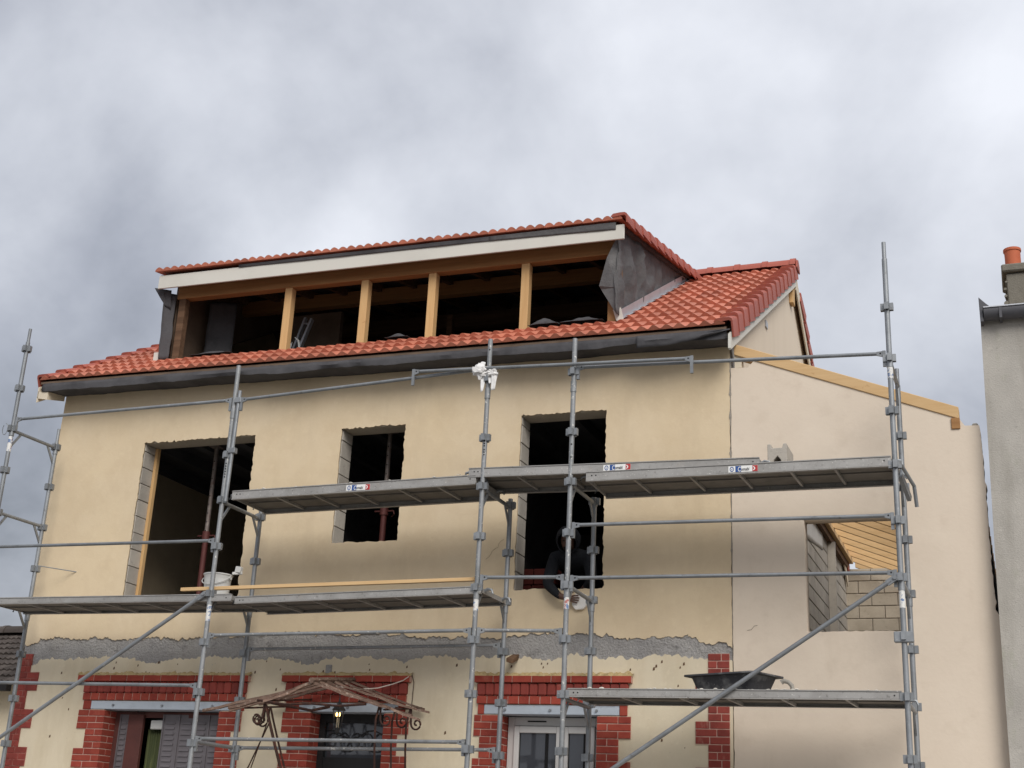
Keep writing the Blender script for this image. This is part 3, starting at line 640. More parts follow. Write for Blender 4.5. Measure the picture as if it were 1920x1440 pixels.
for x in (2.815, 3.885, 4.79, 5.98):
    MB().box(x-.05, x+.05, DY+.01, DY+.11, zroof(x, DY)-.05, 8.145+zo(x)-.145).build('post', 'pine', dorm, bevel=.004)
MB().box(1.19, 1.29, DY+.01, DY+.11, 7.10, 8.14).build('post', 'wood_dark', dorm, bevel=.004)
MB().box(6.99, 7.09, DY+.01, DY+.11, 7.05, 8.12).build('post', 'pine_brown', dorm, bevel=.004)
for k in range(12):
    x = DX0+.12+k*.527
    g = MB(); a, b = x-.03, x+.03
    g.hexa([(a,DFY+.07,zd(x,DFY+.07)-.165),(b,DFY+.07,zd(x,DFY+.07)-.165),(b,4.05,zd(x,4.05)-.19),(a,4.05,zd(x,4.05)-.19),(a,DFY+.07,zd(x,DFY+.07)-.072),(b,DFY+.07,zd(x,DFY+.07)-.072),(b,4.05,zd(x,4.05)-.072),(a,4.05,zd(x,4.05)-.072)])
    g.build('rafter', 'wood_dark', dorm)
# cheeks
slab('cheek', [(.5, zroof(7, .5)-.05), (3.95, zroof(7, 3.95)-.04), (3.95, zd(7, 3.95)-.08), (.5, zd(7, .5)-.08)], [], DX1-.06, DX1-.02, 'interior_wood', dorm, 'x')
slab('cheek', [(.5, zroof(1, .5)-.05), (3.95, zroof(1, 3.95)-.04), (3.95, zd(1, 3.95)-.08), (.5, zd(1, .5)-.08)], [], DX0+.02, DX0+.06, 'interior_wood', dorm, 'x')
g = MB(); nu, nv = 44, 14; vs = []             # underlay sheet hung over the right cheek
for j in range(nv+1):
    for i in range(nu+1):
        u, v = i/nu, j/nv; y = .30+u*3.5
        zt_, zb_ = zd(DX1, y)-.06, max(zroof(DX1, y)+.055, zroof(DX1, .45)+.05 if y < .45 else -9)
        z = zb_+(zt_-zb_)*v; k = max(0, 1-u*.9)
        amp = (.016+.15*k*max(0, math.sin(min(1, v*1.15)*math.pi)))*min(1, v*4+.05)
        fold = math.exp(-((y-1.12-.25*(1-v))/.045)**2)*.11*(1-abs(v-.55)*1.3)
        vs.append((DX1+.012+amp*(fn(y*1.0+z*.35, 0, z*.3, 3.2)*.9+.35*fn(y, 2, z, 9))+max(0, fold)*1.0, y, z))
g.add(vs, [(j*(nu+1)+i, j*(nu+1)+i+1, (j+1)*(nu+1)+i+1, (j+1)*(nu+1)+i) for j in range(nv) for i in range(nu)])
g.build('cheek_membrane', 'membrane_pale', dorm, smooth=True, solid=.003)
g = MB()                                        # its folded front corner
g.add([(7.13,.30,8.13),(7.02,.27,7.86),(6.925,.30,7.53),(7.135,.33,7.50),(7.14,.32,7.95),(6.94,.33,7.50),(7.12,.36,7.19),(7.145,.345,7.35)],
      [(0,1,4),(1,2,3,4),(2,5,3),(5,6,7,3)])
g.build('membrane_flap', 'membrane_pale', dorm, solid=.003)
sheet('fascia_membrane', (2.2, DFY-.010, zd(2.2, DFY)-.064), (5.6, DFY-.010, zd(5.6, DFY)-.085), (5.6, DFY-.018, zd(5.6, DFY)-.03), (2.2, DFY-.018, zd(2.2, DFY)-.03), 'membrane', dorm, 30, 4, .005, 3)
sheet('fascia_membrane', (5.601, DFY-.010, zd(5.6, DFY)-.085), (DX1+.02, DFY-.010, zd(7, DFY)-.118), (DX1+.02, DFY-.018, zd(7, DFY)-.03), (5.601, DFY-.018, zd(5.6, DFY)-.03), 'membrane_pale', dorm, 20, 4, .007, 4)
def cheek_line(o, off): return lambda y: (o, y, zroof(o, y)+off)
g = MB(); c0 = [cheek_line(DX1+.032, .03)(y) for y in (.44, 3.85)]; c1 = [cheek_line(DX1+.032, .15)(y) for y in (.44, 3.85)]; c2 = [cheek_line(DX1+.085, .05)(y) for y in (.44, 3.85)]
g.add([c2[0], c2[1], c0[0], c0[1], c1[0], c1[1]], [(0,1,3,2), (2,3,5,4)]); g.build('flashing', 'zinc', dorm, solid=.004)
MB().hexa([(7.10,.415,7.14),(7.19,.415,7.12),(7.19,.435,7.12),(7.10,.435,7.14),(7.06,.405,7.27),(7.15,.405,7.29),(7.15,.425,7.29),(7.06,.425,7.27)]).build('flashing_end', 'board_white', dorm)
# left cheek: sheets curling off the posts
sheet('cheek_membrane', (DX0-.01, .35, 7.17), (DX0-.02, 3.6, zroof(1, 3.6)), (DX0-.02, 3.6, zd(1, 3.6)-.07), (DX0-.02, .30, 8.10), 'membrane', dorm, 26, 10, .02, 2.4, nrm=(1, 0, 0))
sheet('membrane_strip', (1.05, .35, 7.20), (1.17, .40, 7.20), (1.17, .40, 8.09), (1.02, .33, 8.09), 'membrane', dorm, 6, 18, .045, 3.5, 4., nrm=(1, -.3, 0))
sheet('membrane_strip', (.90, .27, 8.16), (1.12, .33, 8.13), (1.12, .36, 7.88), (1.05, .33, 7.92), 'membrane', dorm, 8, 6, .02, 5, 2., nrm=(0, -1, 0))
sheet('membrane_strip', (1.25, 1.0, 7.3), (1.62, 1.1, 7.3), (1.60, 1.12, 8.22), (1.27, 1.0, 8.22), 'membrane', dorm, 8, 16, .05, 3.5, 9., nrm=(.2, -1, 0))
MB().box(.95, 1.06, .38, .43, 7.13, 7.30).build('flashing_end', 'board_white', dorm)
xbar('sill_board', 'wood_dark', DX0+.07, DX1-.05, DY-.02, DY+.14, -.08, -.02, lambda x: zroof(x, DY)+.02, dorm)
# scraps of membrane lying along the sill
for a, b, h in ((6.06, 6.42, .10), (6.45, 6.95, .07), (4.25, 4.55, .06), (1.5, 2.1, .04)):
    g = MB(); vs = []; n_ = 14
    for i in range(n_+1):
        u = i/n_; x = a+(b-a)*u; z = zroof(x, DY)+.03
        for k, (yy, hh) in enumerate(((.36, 0), (.40, .75), (.46, 1.0), (.55, .5), (.62, 0))):
            vs.append((x, yy+.02*fn(x, k, a, 6), z+h*hh*max(.15, math.sin(math.pi*u)+.5*fn(x, k, a, 9))))
    g.add(vs, [(i*5+k, i*5+5+k, i*5+6+k, i*5+1+k) for i in range(n_) for k in range(4)]); g.build('membrane_scrap', 'membrane', dorm, smooth=True, solid=.003)
MB().box(.252, HX-.262, 5.2, 5.3, 6.43, 8.5).build('partition', 'interior_wood', house)
for x in (4.05, 5.15): MB().box(x-.04, x+.04, 2.6, 2.68, 6.43, 8.4).build('attic_post', 'wood_dark', house)
MB().box(1.9, 2.75, 1.9, 1.98, 6.43, 8.3).build('attic_panel', 'interior_wood', house)

# ================================================================== annex on the right
annex = thing('annex', (9.7, 4, 0), 'pale pinkish rendered extension with unfinished timber roof, between house and grey building', 'extension')
AZ = lambda x: 6.50-(x-8.51)*.393              # top of the raking wall
WX0, WX1, WZ0, WZ1 = 9.165, 10.07, 3.60, 4.685
edge = jag((10.852, 3.78), (10.838, 5.50), .035, .012, 4)
aouter = [(HX+.004, 0), (11.02, 0), (11.02, 3.68), (10.90, 3.70)]+edge+[(10.83, 5.53), (10.70, 5.535), (10.66, 5.60), (10.645, AZ(10.645)-.03)]+jag((10.62, AZ(10.62)-.05), (8.66, AZ(8.66)-.05), .05, .008, 6)+[(8.64, 6.30)]+jag((HX+.004, 6.31), (HX+.004, .1), .045, .007, 12)
slab('front_wall', aouter, [jrect(WX0, WX1, WZ0, WZ1, (.002, .002, .002, .008), 31)], .002, .20, 'render_annex', annex)
g = MB(); a, b = 8.50, 10.655
g.hexa([(a,-.012,AZ(a)-.055),(b,-.012,AZ(b)-.055),(b,.16,AZ(b)-.055),(a,.16,AZ(a)-.055),(a,-.012,AZ(a)+.065),(b,-.012,AZ(b)+.065),(b,.16,AZ(b)+.065),(a,.16,AZ(a)+.065)]); g.build('wall_plate', 'pine_long', annex, bevel=.005)
MB().box(8.505, 8.575, .01, .12, 6.31, 6.44).build('packing_block', 'board_cream', annex)
MB().box(10.58, 10.66, -.014, .10, 5.505, 5.615).build('plate_end', 'pine_brown', annex, bevel=.004)
MB().box(10.765, 10.82, .03, .15, 5.531, 5.565).build('mortar_lump', 'cement', annex, bevel=.012)
# block walls inside
def course_wall(par, P, n, z0, z1, L0, m, mort):
    """blocks laid in courses: P(t0,t1,za,zb) -> box limits, n: run length"""
    mort_ = MB(); i = 0; z = z0
    while z < z1-.05:
        t = -.2 if i % 2 else 0.
        while t < n:
            a, b = max(t, 0), min(t+L0, n)
            if b-a > .06:
                x0, x1, y0, y1 = P(a+.006, b-.006)
                brick(par, x0, x1, y0, y1, z+.006, min(z+.2, z1)-.006, m, 'block', .006, .003)
            t += L0
        z += .2; i += 1
sw = MB().box(8.466, 8.472, 3.9, 8.97, 3.0, 6.12).build('side_blockwork', 'mortar_grey', annex)
course_wall(sw, lambda a, b: (8.473, 8.49, 3.9+a, 3.9+b), 4.9, 3.8, 6.1, .5, 'block_grey', None)
bw = MB().box(8.4725, 10.75, 8.805, 8.97, 0, 6.0).build('back_blockwork', 'mortar_grey', annex)
course_wall(bw, lambda a, b: (8.475+a, 8.475+b, 8.79, 8.83), 1.9, 4.2, 6.0, .4, 'block_warm', None)
MB().box(8.492, 8.60, 6.7, 6.78, 3.0, 5.98).build('pilaster', 'block_grey', annex)
sheet('plaster_patch', (8.496, 4.4, 5.55), (8.496, 6.2, 5.75), (8.496, 6.2, 6.08), (8.496, 4.4, 6.08), 'plastic_white', annex, 10, 6, .006, 5, nrm=(1, 0, 0))
MB().box(8.475, 8.56, .3, 8.75, 5.97, 6.13).build('ledger', 'wood_dark', annex, bevel=.004)
MB().box(8.561, 8.62, .3, 8.75, 6.07, 6.145).build('ledger', 'pine_long', annex, bevel=.004)
for k in range(20):
    y = .62+k*.49; g = MB(); a, b = 8.57, 10.80; z = lambda x: 6.28-(x-8.51)*.393
    g.hexa([(a,y,z(a)-.095),(b,y,z(b)-.095),(b,y+.05,z(b)-.095),(a,y+.05,z(a)-.095),(a,y,z(a)),(b,y,z(b)),(b,y+.05,z(b)),(a,y+.05,z(a))]); g.build('rafter', 'pine_long', annex, bevel=.003)
MB().box(10.62, 10.80, .21, 8.77, 0, 5.22).build('side_wall', 'bitumen', annex)
MB().box(8.49, 10.61, .21, 8.75, 2.9, 3.1).build('floor_slab', 'block_warm', annex)
g = MB()
for (x0, z0), (x1, z1) in zip([(8.60, 3.62), (8.64, 3.625), (8.67, 3.66)], [(8.64, 3.625), (8.67, 3.66), (8.70, 3.665)]): g.bar((x0, .0005, z0), (x1, .0005, z1), .003, .003)
g.build('hairline_crack', 'cable_dark', annex)
# ragged joint between the two renders
g = MB(); vs = []; n_ = 120
for i in range(n_+1):
    z = 3.45+3.0*i/n_; r = -.0035+.022*max(0, fn(0, 0, z, 5)-.12)+.016*max(0, fn(1, 0, z, 24)-.1); vs += [(HX-.004-r, -.002-.3*r, z), (HX+.006+r*.5, -.001, z)]
g.add(vs, [(2*i, 2*i+1, 2*i+3, 2*i+2) for i in range(n_)]); g.build('joint_strip', 'mortar_grey', annex, solid=.003)

# ================================================================== grey building on the right
nb = thing('neighbour_house', (13.5, 3, 0), 'grey cement rendered building with clay chimney pot at the right edge', 'building')
NX = 10.885
MB().prism([(NX-.018, 0), (17, 0), (17, 6.545), (NX+.030, 6.545), (NX+.012, 5.2), (NX-.004, 4.0)], 'y', -.14, 7.0).build('wall', 'cement', nb)
DYN, DZN = .36, .145
g = MB(); pr = [(-.505, 6.455), (-.65, 6.455), (-.655, 6.435), (-.645, 6.395), (-.615, 6.36), (-.58, 6.35), (-.545, 6.36), (-.515, 6.395), (-.505, 6.435)]
g.prism([(a+DYN, b+DZN) for a, b in pr], 'x', NX+.065, 16.9); g.build('gutter', 'gutter_grey', nb, smooth=True)
for x in (11.10, 11.75, 12.4, 13.05): MB().box(x-.012, x+.012, -.659+DYN, -.506+DYN, 6.343+DZN, 6.463+DZN).build('gutter_bracket', 'gutter_grey', nb)
MB().box(NX+.065, 16.9, -.662+DYN, -.642+DYN, 6.456+DZN, 6.467+DZN).build('gutter_lip', 'zinc', nb)
MB().prism([(NX+.030, 6.33+DZN), (NX+.06, 6.33+DZN), (NX+.06, 6.47+DZN), (NX+.15, 6.455+DZN), (NX+.085, 6.52+DZN), (NX+.028, 6.585+DZN)], 'y', -.62+DYN, .1).build('verge_flashing', 'gutter_grey', nb, bevel=.004)
MB().hexa([(NX+.035,-.10,6.546),(16.9,-.10,6.546),(16.9,4.5,6.546),(NX+.035,4.5,6.546),(NX+.035,-.12,6.59),(16.9,-.12,6.59),(16.9,4.5,7.5),(NX+.035,4.5,7.5)]).build('roof', 'tile_old', nb)
ch = MB().box(11.20, 12.3, 2.0, 2.55, 6.7, 7.93).build('chimney', 'cement_dark', nb, bevel=.012)
MB().box(11.155, 12.34, 1.95, 2.60, 7.935, 8.03).build('chimney_cap', 'cement_dark', ch, bevel=.015)
for x in (11.29, 11.62, 12.0):
    MB().lathe((x, 2.2, 8.0), [(.0, 0), (.086, 0), (.086, .2), (.088, .27), (.098, .275), (.098, .305), (.08, .31), (.07, .26), (.07, .1)], 18).build('chimney_pot', 'clay_pot', ch, smooth=True)
g = MB()
for k in range(9): g.tube((11.195+RND.uniform(-.02, .01), 2.0, 7.15+k*.085), (11.2, 2.1, 7.12+k*.085), RND.uniform(.012, .028), 6)
g.build('mortar_lump', 'cement_dark', ch)

# ================================================================== old house at the left edge
nl = thing('neighbour_house', (-6, 6, 0), 'low house with dark brown weathered tiles at the left edge', 'house')
MB().box(-14, -1.95, 2.3, 9, 0, 3.38).build('wall', 'render_old', nl)
r_ = MB().hexa([(-14,2.0,3.30),(-1.85,2.0,3.30),(-1.85,4.0,4.28),(-14,4.0,4.28),(-14,2.0,3.34),(-1.85,2.0,3.34),(-1.85,4.0,4.32),(-14,4.0,4.32)]).build('roof', 'tile_old', nl)
MB().hexa([(-14,4.001,4.28),(-1.85,4.001,4.28),(-1.85,6.5,3.3),(-14,6.5,3.3),(-14,4.001,4.32),(-1.85,4.001,4.32),(-1.85,6.5,3.34),(-14,6.5,3.34)]).build('back_roof', 'tile_old', nl)
OT = tile_mesh('tile', .30, 'tile_old', w=.20, nb=8, h=.03, t=.02); op = math.atan2(.98, 2.0)
for c in range(22):
    for r in range(9):
        y = 1.98+r*.245*math.cos(op); x = -1.87-.2-c*.2
        link('tile', OT, None, r_, Matrix.Translation((x, y, 3.345+(y-2.0)*.49+.012)) @ Matrix.Rotation(op-.07+RND.uniform(-.02, .02), 4, 'X') @ Matrix.Rotation(RND.uniform(-.04, .04), 4, 'Z'))
RTO = RT.copy(); RTO.materials.clear(); RTO.materials.append(M['tile_old'])
for c in range(12): link("ridge_tile", RTO, None, r_, Matrix.Translation((-2.28-c*.4, 4.0, 4.36)))
g = MB().box(-14, -1.86, 1.9, 2.0, 3.22, 3.33); g.build('fascia', 'bitumen', nl)

# ================================================================== scaffold
FY, BY = -1.07, -.30
PX = [.24, 3.24, 6.22, 7.13, 10.13]
scaf = thing('scaffold', (5.2, -.7, .13), 'grey galvanised tube scaffold standing along the whole house front', 'scaffold')
CUPS = [1.39+.4985*k for k in range(13)]
g = MB()
for sx, sy in ((1,0), (-1,0), (0,1), (0,-1)):
    a = Vector((sx, sy, 0)); b = Vector((-sy, sx, 0)); c0 = a*.024; c1 = a*.052
    for s in (-1, 1):
        p = b*.0175*s
        g.hexa([c0+p-b*.003-Vector((0,0,.034)), c1+p-b*.003-Vector((0,0,.034)), c1+p+b*.003-Vector((0,0,.034)), c0+p+b*.003-Vector((0,0,.034)), c0+p-b*.003+Vector((0,0,.034)), c1+p-b*.003+Vector((0,0,.034)), c1+p+b*.003+Vector((0,0,.034)), c0+p+b*.003+Vector((0,0,.034))])
    g.hexa([c1-b*.0205-Vector((0,0,.034)), c1+a*.005-b*.0205-Vector((0,0,.034)), c1+a*.005+b*.0205-Vector((0,0,.034)), c1+b*.0205-Vector((0,0,.034)), c1-b*.0205+Vector((0,0,.034)), c1+a*.005-b*.0205+Vector((0,0,.034)), c1+a*.005+b*.0205+Vector((0,0,.034)), c1+b*.0205+Vector((0,0,.034))])
CUPM = bpy.data.meshes.new('coupling_cup'); CUPM.from_pydata(g.v, [], g.f); CUPM.materials.append(M['galvanised'])
bm = bmesh.new(); bm.from_mesh(CUPM); bmesh.ops.recalc_face_normals(bm, faces=bm.faces); bm.to_mesh(CUPM); bm.free()
def standard(x, y, ztop, cups, spig=True, lean=(0, 0), holes_=None):
    g = MB(); rr = .0243
    zc = ztop-.17 if spig else ztop
    at = lambda z: (x+lean[0]*(z-.13), y+lean[1]*(z-.13), z)
    g.tube(at(.15), at(zc), rr, 14)
    if spig: g.tube(at(zc), at(ztop), .019, 12)
    for z in (1.92, 3.80-.03, 5.79):           # joint sleeves
        if z < zc-.1: g.tube(at(z), at(z+.11), .0295, 14)
    o = g.build('standard', 'galvanised_splashed' if y == FY and 2 < x < 8 else 'galvanised', scaf, smooth=True)
    MB().box(x-.075, x+.075, y-.075, y+.075, .13, .142).build('base_plate', 'galvanised', o)
    for z in cups:
        if z < zc-.03: link('coupling_cup', CUPM, None, o, Matrix.Translation(at(z)) @ Matrix.Rotation(RND.uniform(-.12, .12), 4, 'Z'))
    if holes_:
        h = MB()
        for z in holes_: h.tube((x+.006, y-.0275, z), (x+.006, y-.02, z), .0075, 8)
        h.build('pin_hole', 'dark', o)
    return o
ft = [7.13, 6.40, 6.43, 6.35, 7.03]; bt = [6.11, 4.95, 4.95, 4.92, 6.05]
for i, x in enumerate(PX):
    hl = {2: [5.20, 5.225, 5.25, 5.29, 5.315, 5.34, 6.31], 3: [5.12, 5.25], 1: [5.13, 5.16, 5.19, 5.22, 5.25, 5.28]}.get(i)
    cz = [z for z in CUPS if not (i in (1, 2, 3) and 5.8 < z)]
    if i in (2, 3): cz.append(6.0)
    standard(x, FY, ft[i], cz, i in (0, 4), (0, 0), hl)
    standard(x, BY, bt[i], CUPS, i in (0, 4))
# guard-rail post doubled on the second standard
g = MB().tube((PX[1]+.045, FY-.01, 4.86), (PX[1]+.062, FY-.01, 6.10), .021, 12); g.build('guard_post', 'galvanised', scaf, smooth=True)
for z in (5.42, 5.99): MB().box(PX[1]+.02, PX[1]+.10, FY-.04, FY+.02, z-.03, z+.03).build('clamp', 'galvanised', scaf, bevel=.004)
def rail(p, q, r=.0178, name='guard_rail', m='galvanised', drop=.075, hooks=True):
    """tube with flattened forked ends that drop into the cups"""
    p = Vector(p); q = Vector(q); d = (q-p).normalized(); g = MB()
    a, b = p+d*.11, q-d*.11
    g.tube(a, b, r, 12)
    for e_, s, t in ((p, a, 1), (q, b, -1)):
        c = e_+d*.045*t
        g.hexa([s+Vector((0,-.008,-r)), s+Vector((0,.008,-r)), c+Vector((0,.008,-.012-drop*.3)), c+Vector((0,-.008,-.012-drop*.3)), s+Vector((0,-.008,r)), s+Vector((0,.008,r)), c+Vector((0,.008,.024)), c+Vector((0,-.008,.024))])
        if hooks: g.box(c.x-.014, c.x+.014, c.y-.012, c.y+.012, c.z-drop-.05, c.z+.026)
    o = g.build(name, m, scaf, smooth=True)
    h = MB()
    for e_, t in ((p, 1), (q, -1)):
        c = e_+d*.078*t; h.tube(c+Vector((0,-.0095,0)), c+Vector((0,-.006,0)), .008, 8)
    h.build('rivet_hole', 'dark', o)
    return o
F = lambda i, z, dy=0: (PX[i], FY+dy, z)
Bk = lambda i, z: (PX[i], BY, z)
rail(F(0, 5.99), F(1, 6.005)); rail(F(0, 4.475), F(1, 4.445)); rail(F(0, 2.975), F(1, 2.95))
rail((PX[1]+.06, FY-.02, 5.99), F(2, 6.11, -.01)); rail(F(3, 6.045), F(4, 5.925))
rail((5.36, FY-.055, 6.13), (8.37, FY-.055, 6.015), drop=.10)
rail(F(1, 3.455), F(2, 3.475), m='galvanised_splashed'); rail(Bk(1, 3.425), Bk(2, 3.45), m='galvanised_splashed')
rail(F(1, 2.43), F(2, 2.45), m='galvanised_splashed'); rail(Bk(1, 2.40), Bk(2, 2.44), m='galvanised_splashed')
rail(F(2, 3.98), F(3, 3.96)); rail(F(2, 3.475), F(3, 3.46), m='galvanised_splashed')
rail(F(3, 4.455), F(4, 4.425)); rail(F(3, 3.95), F(4, 3.925))
def brace(p, q):
    p = Vector(p); q = Vector(q); d = (q-p).normalized(); g = MB(); g.tube(p+d*.06, q-d*.06, .0205, 12)
    for e_, t in ((p, 1), (q, -1)): g.bar(e_+d*.0*t, e_+d*.10*t, .03, .05, (0, 0, 1)); g.tube(e_+d*.02*t+Vector((0,-.03,0)), e_+d*.02*t+Vector((0,.03,0)), .016, 8)
    g.build('diagonal_brace', 'galvanised', scaf, smooth=True)
brace((.335, FY-.045, 2.06), (3.205, FY-.045, 3.88)); brace((7.23, FY-.045, 1.99), (10.10, FY-.045, 3.88))
def transom(i, z, zb=None, gus=True):
    zb = z if zb is None else zb
    g = MB().tube((PX[i], FY+.02, z), (PX[i], BY-.02, zb), .0195, 12)
    o = g.build('transom', 'galvanised', scaf, smooth=True)
    if gus:
        for y, s, zz_ in ((FY, 1, z), (BY, -1, zb)):
            MB().bar((PX[i], y+s*.01, zz_-.20), (PX[i], y+s*.15, zz_-.012), .014, .028).build('gusset', 'galvanised', o)
for i in (0, 4): transom(i, 5.86, 5.87); transom(i, 4.88, 4.89)
transom(0, 3.87)
for i in (1, 2, 3): transom(i, 3.885, 3.87)
transom(4, 3.86); transom(4, 2.84)
for i in (1, 2, 3): transom(i, 4.86)
transom(3, 2.85); transom(1, 2.4, gus=False)
for i in range(5): transom(i, 1.40)
# loose coupler clutter at the right end of the upper deck
g = MB(); g.tube((10.16, -.98, 4.93), (10.25, -.62, 4.80), .017, 8); g.tube((10.25, -.62, 4.80), (10.26, -.56, 4.62), .017, 8); g.bar((10.13, -1.0, 5.0), (10.13, -1.0, 4.72), .03, .03, (0, 1, 0)); g.bar((10.15, -.8, 4.86), (10.20, -.55, 4.70), .035, .06)
g.build('swivel_coupler', 'galvanised', scaf, smooth=True)
g = MB(); g.tube((.26, BY, 4.42), (.62, .03, 4.395), .006, 6); g.build('wall_tie', 'galvanised', scaf)
g = MB(); g.path([(.22+.06*math.sin(a)*.6-.06, FY-.03, 5.87+.07*math.cos(a)) for a in [k*.5 for k in range(12)]], .004, 5); g.build('wire_loop', 'galvanised', scaf)
MB().box(10.05, 10.21, FY-.04, FY+.02, 3.33, 3.42).build('clamp', 'galvanised', scaf, bevel=.006)

mat('post_label', (.70, .69, .66), .6, spots=[(26, (.10, .17, .33), .54, .57, .95), (17, (.38, .10, .08), .60, .63, .9), (40, (.45, .43, .40), .55, .7, .7)])
for x, y, z0, z1 in ((PX[1], FY, 3.60, 3.82), (PX[3], FY, 3.66, 3.86), (PX[4], FY, 3.62, 3.84), (PX[4], FY, 5.68, 5.80), (PX[0], FY, 5.60, 5.78), (PX[2], FY, 3.66, 3.82)):
    MB().tube((x, y, z0), (x, y, z1), .0256, 14, caps=False).build('post_label', 'post_label', scaf, smooth=True)
g = MB(); rq = random.Random(9)
for (x, z), (ex, ez), n in (((6.05, 4.60), (5.86, 4.40), 8), ((6.12, 5.02), (6.10, 4.84), 6)):
    pts = [(x+(ex-x)*k/n+rq.uniform(-.012, .012), -.0008, z+(ez-z)*k/n+rq.uniform(-.012, .012)) for k in range(n+1)]
    for a, b in zip(pts, pts[1:]): g.bar(a, b, .0022, .0026)
g.build('hairline_crack', 'render_crack', house)
# ---------------------------------------------------------------- decks
def text_mesh(s, size):
    cu = bpy.data.curves.new('t', 'FONT'); cu.body = s; cu.size = size; cu.extrude = .0004; cu.shear = .12; cu.offset = size*.012
    t = bpy.data.objects.new('t', cu); col.objects.link(t); dg = bpy.context.evaluated_depsgraph_get(); dg.update()
    me = bpy.data.meshes.new_from_object(t.evaluated_get(dg)); bpy.data.objects.remove(t); bpy.data.curves.remove(cu); return me
TXT = text_mesh('omabi', .042); TXC = text_mesh('C', .062)
def deck(x0, x1, zl, zr, label, y0=-1.085, y1=-.42, sticker=None, m='deck_metal', hooks=True, hh=.078):
    t = thing('scaffold_deck', ((x0+x1)/2, (y0+y1)/2, (zl+zr)/2-.08), label, 'scaffold deck', 'metal walkway decks on the scaffold')
    Z = lambda x: zl+(zr-zl)*(x-x0)/(x1-x0)
    def bx(nm, mm, a, b, c, d, lo, hi, par=t, bev=0):
        g = MB().hexa([(a,c,Z(a)+lo),(b,c,Z(b)+lo),(b,d,Z(b)+lo),(a,d,Z(a)+lo),(a,c,Z(a)+hi),(b,c,Z(b)+hi),(b,d,Z(b)+hi),(a,d,Z(a)+hi)])
        return g.build(nm, mm, par, bevel=bev)
    for a, b in ((y0, y0+.012), (y1-.012, y1)):
        sr = bx('side_rail', m, x0, x1, a, b, -hh, 0, bev=.003)
        s = 1 if a == y0 else -1; e0 = a-.006 if s > 0 else b+.006
        bx('rail_lip', m, x0+.002, x1-.002, *sorted((e0, e0+s*.03)), .001, .010, sr)
        bx('rail_foot', m, x0+.002, x1-.002, *sorted((e0+s*.001, e0+s*.04)), -hh-.008, -hh-.0005, sr)
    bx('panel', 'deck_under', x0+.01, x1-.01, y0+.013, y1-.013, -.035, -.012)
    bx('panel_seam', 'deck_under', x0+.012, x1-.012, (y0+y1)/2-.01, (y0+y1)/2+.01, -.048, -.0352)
    n = 5
    for k in range(1, n+1):
        x = x0+(x1-x0)*k/(n+1)+RND.uniform(-.05, .05)
        MB().bar((x, y0+.02, Z(x)-.05), (x+.03, y1-.02, Z(x)-.05), .022, .028).build('cross_rib', 'deck_metal', t)
    for x, s in ((x0, 1), (x1, -1)):
        bx('end_rail', m, *sorted((x, x+s*.012)), y0+.0125, y1-.0125, -hh+.008, -.004)
        if hooks:
            for y in (y0+.1, y1-.1):
                g = MB(); g.path([(x+s*.02, y, Z(x)-.03), (x-s*.03, y, Z(x)-.005), (x-s*.07, y, Z(x)-.012), (x-s*.085, y, Z(x)-.05)], [.016, .016, .014, .010], 6); g.build('hook', 'galvanised', t, smooth=True)
    g = MB()
    for x in (x0+.06, x0+.10, x1-.06): g.tube((x, y0-.002, Z(x)-.03), (x, y0+.001, Z(x)-.03), .007, 8)
    g.build('rivet', 'dark', t)
    if sticker:
        x = sticker; yy = y0; z = Z(x); q = .52
        st = MB().box(x, x+q*.52, yy-.0022, yy-.0010, z-.070, z-.012).build('sticker', 'sticker_white', t)
        MB().box(x-.11, x-.006, yy-.0022, yy-.0010, z-.068, z-.014).build('sticker', 'deck_metal', t)
        MB().box(x+q*.125, x+q*.225, yy-.0032, yy-.0023, z-.069, z-.013).build('sticker_field', 'sticker_blue', st)
        MB().box(x+q*.425, x+q*.518, yy-.0032, yy-.0023, z-.069, z-.013).build('sticker_field', 'sticker_red', st)
        g = MB(); n = 20; ring = lambda r, w_: [(x+q*.062+r*.80*math.cos(2*math.pi*k/n), yy-.0030, z-.041+r*math.sin(2*math.pi*k/n)) for k in range(n)]
        g.add(ring(.024, 0)+ring(.016, 0), [(k, (k+1) % n, (k+1) % n+n, k+n) for k in range(n)]); g.add([(x+q*.045, yy-.003, z-.036), (x+q*.062, yy-.003, z-.052), (x+q*.082, yy-.003, z-.030), (x+q*.062, yy-.003, z-.042)], [(0,1,3), (1,2,3)])
        g.build('emblem', 'sticker_blue', st, solid=.0006)
        rot = Matrix.Rotation(math.pi/2, 4, 'X')
        link('lettering', TXC.copy(), 'sticker_white', st, Matrix.Translation((x+q*.165, yy-.0040, z-.064)) @ Matrix.Diagonal((.62, 1, 1, 1)) @ rot)
        link('lettering', TXT.copy(), 'sticker_ink', st, Matrix.Translation((x+q*.225, yy-.0040, z-.058)) @ Matrix.Diagonal((.72, 1, 1, 1)) @ rot)
        g = MB(); g.add([(x+q*.425+.026*math.cos(a)*r_q, yy-.0042, z-.041+.02*math.sin(a)*r_q) for a in [(-1.3+k*2.6/10) for k in range(11)] for r_q in (1.0, .62)], [(2*k, 2*k+1, 2*k+3, 2*k+2) for k in range(10)])
        g.build('emblem', 'sticker_white', st, solid=.0006)
    return t
deck(.30, 3.50, 3.885, 3.865, 'lower metal deck at the left end, under the tall open window', hh=.056)
deck(3.545, 6.27, 3.835, 3.885, 'lower metal deck in the middle with a timber batten lying along it', hh=.056)
deck(3.36, 6.15, 4.962, 4.99, 'upper metal deck crossing the small middle window', sticker=4.72)
deck(6.07, 8.945, 5.062, 5.005, 'uppermost metal deck crossing the short bay, ending on another deck', sticker=7.46)
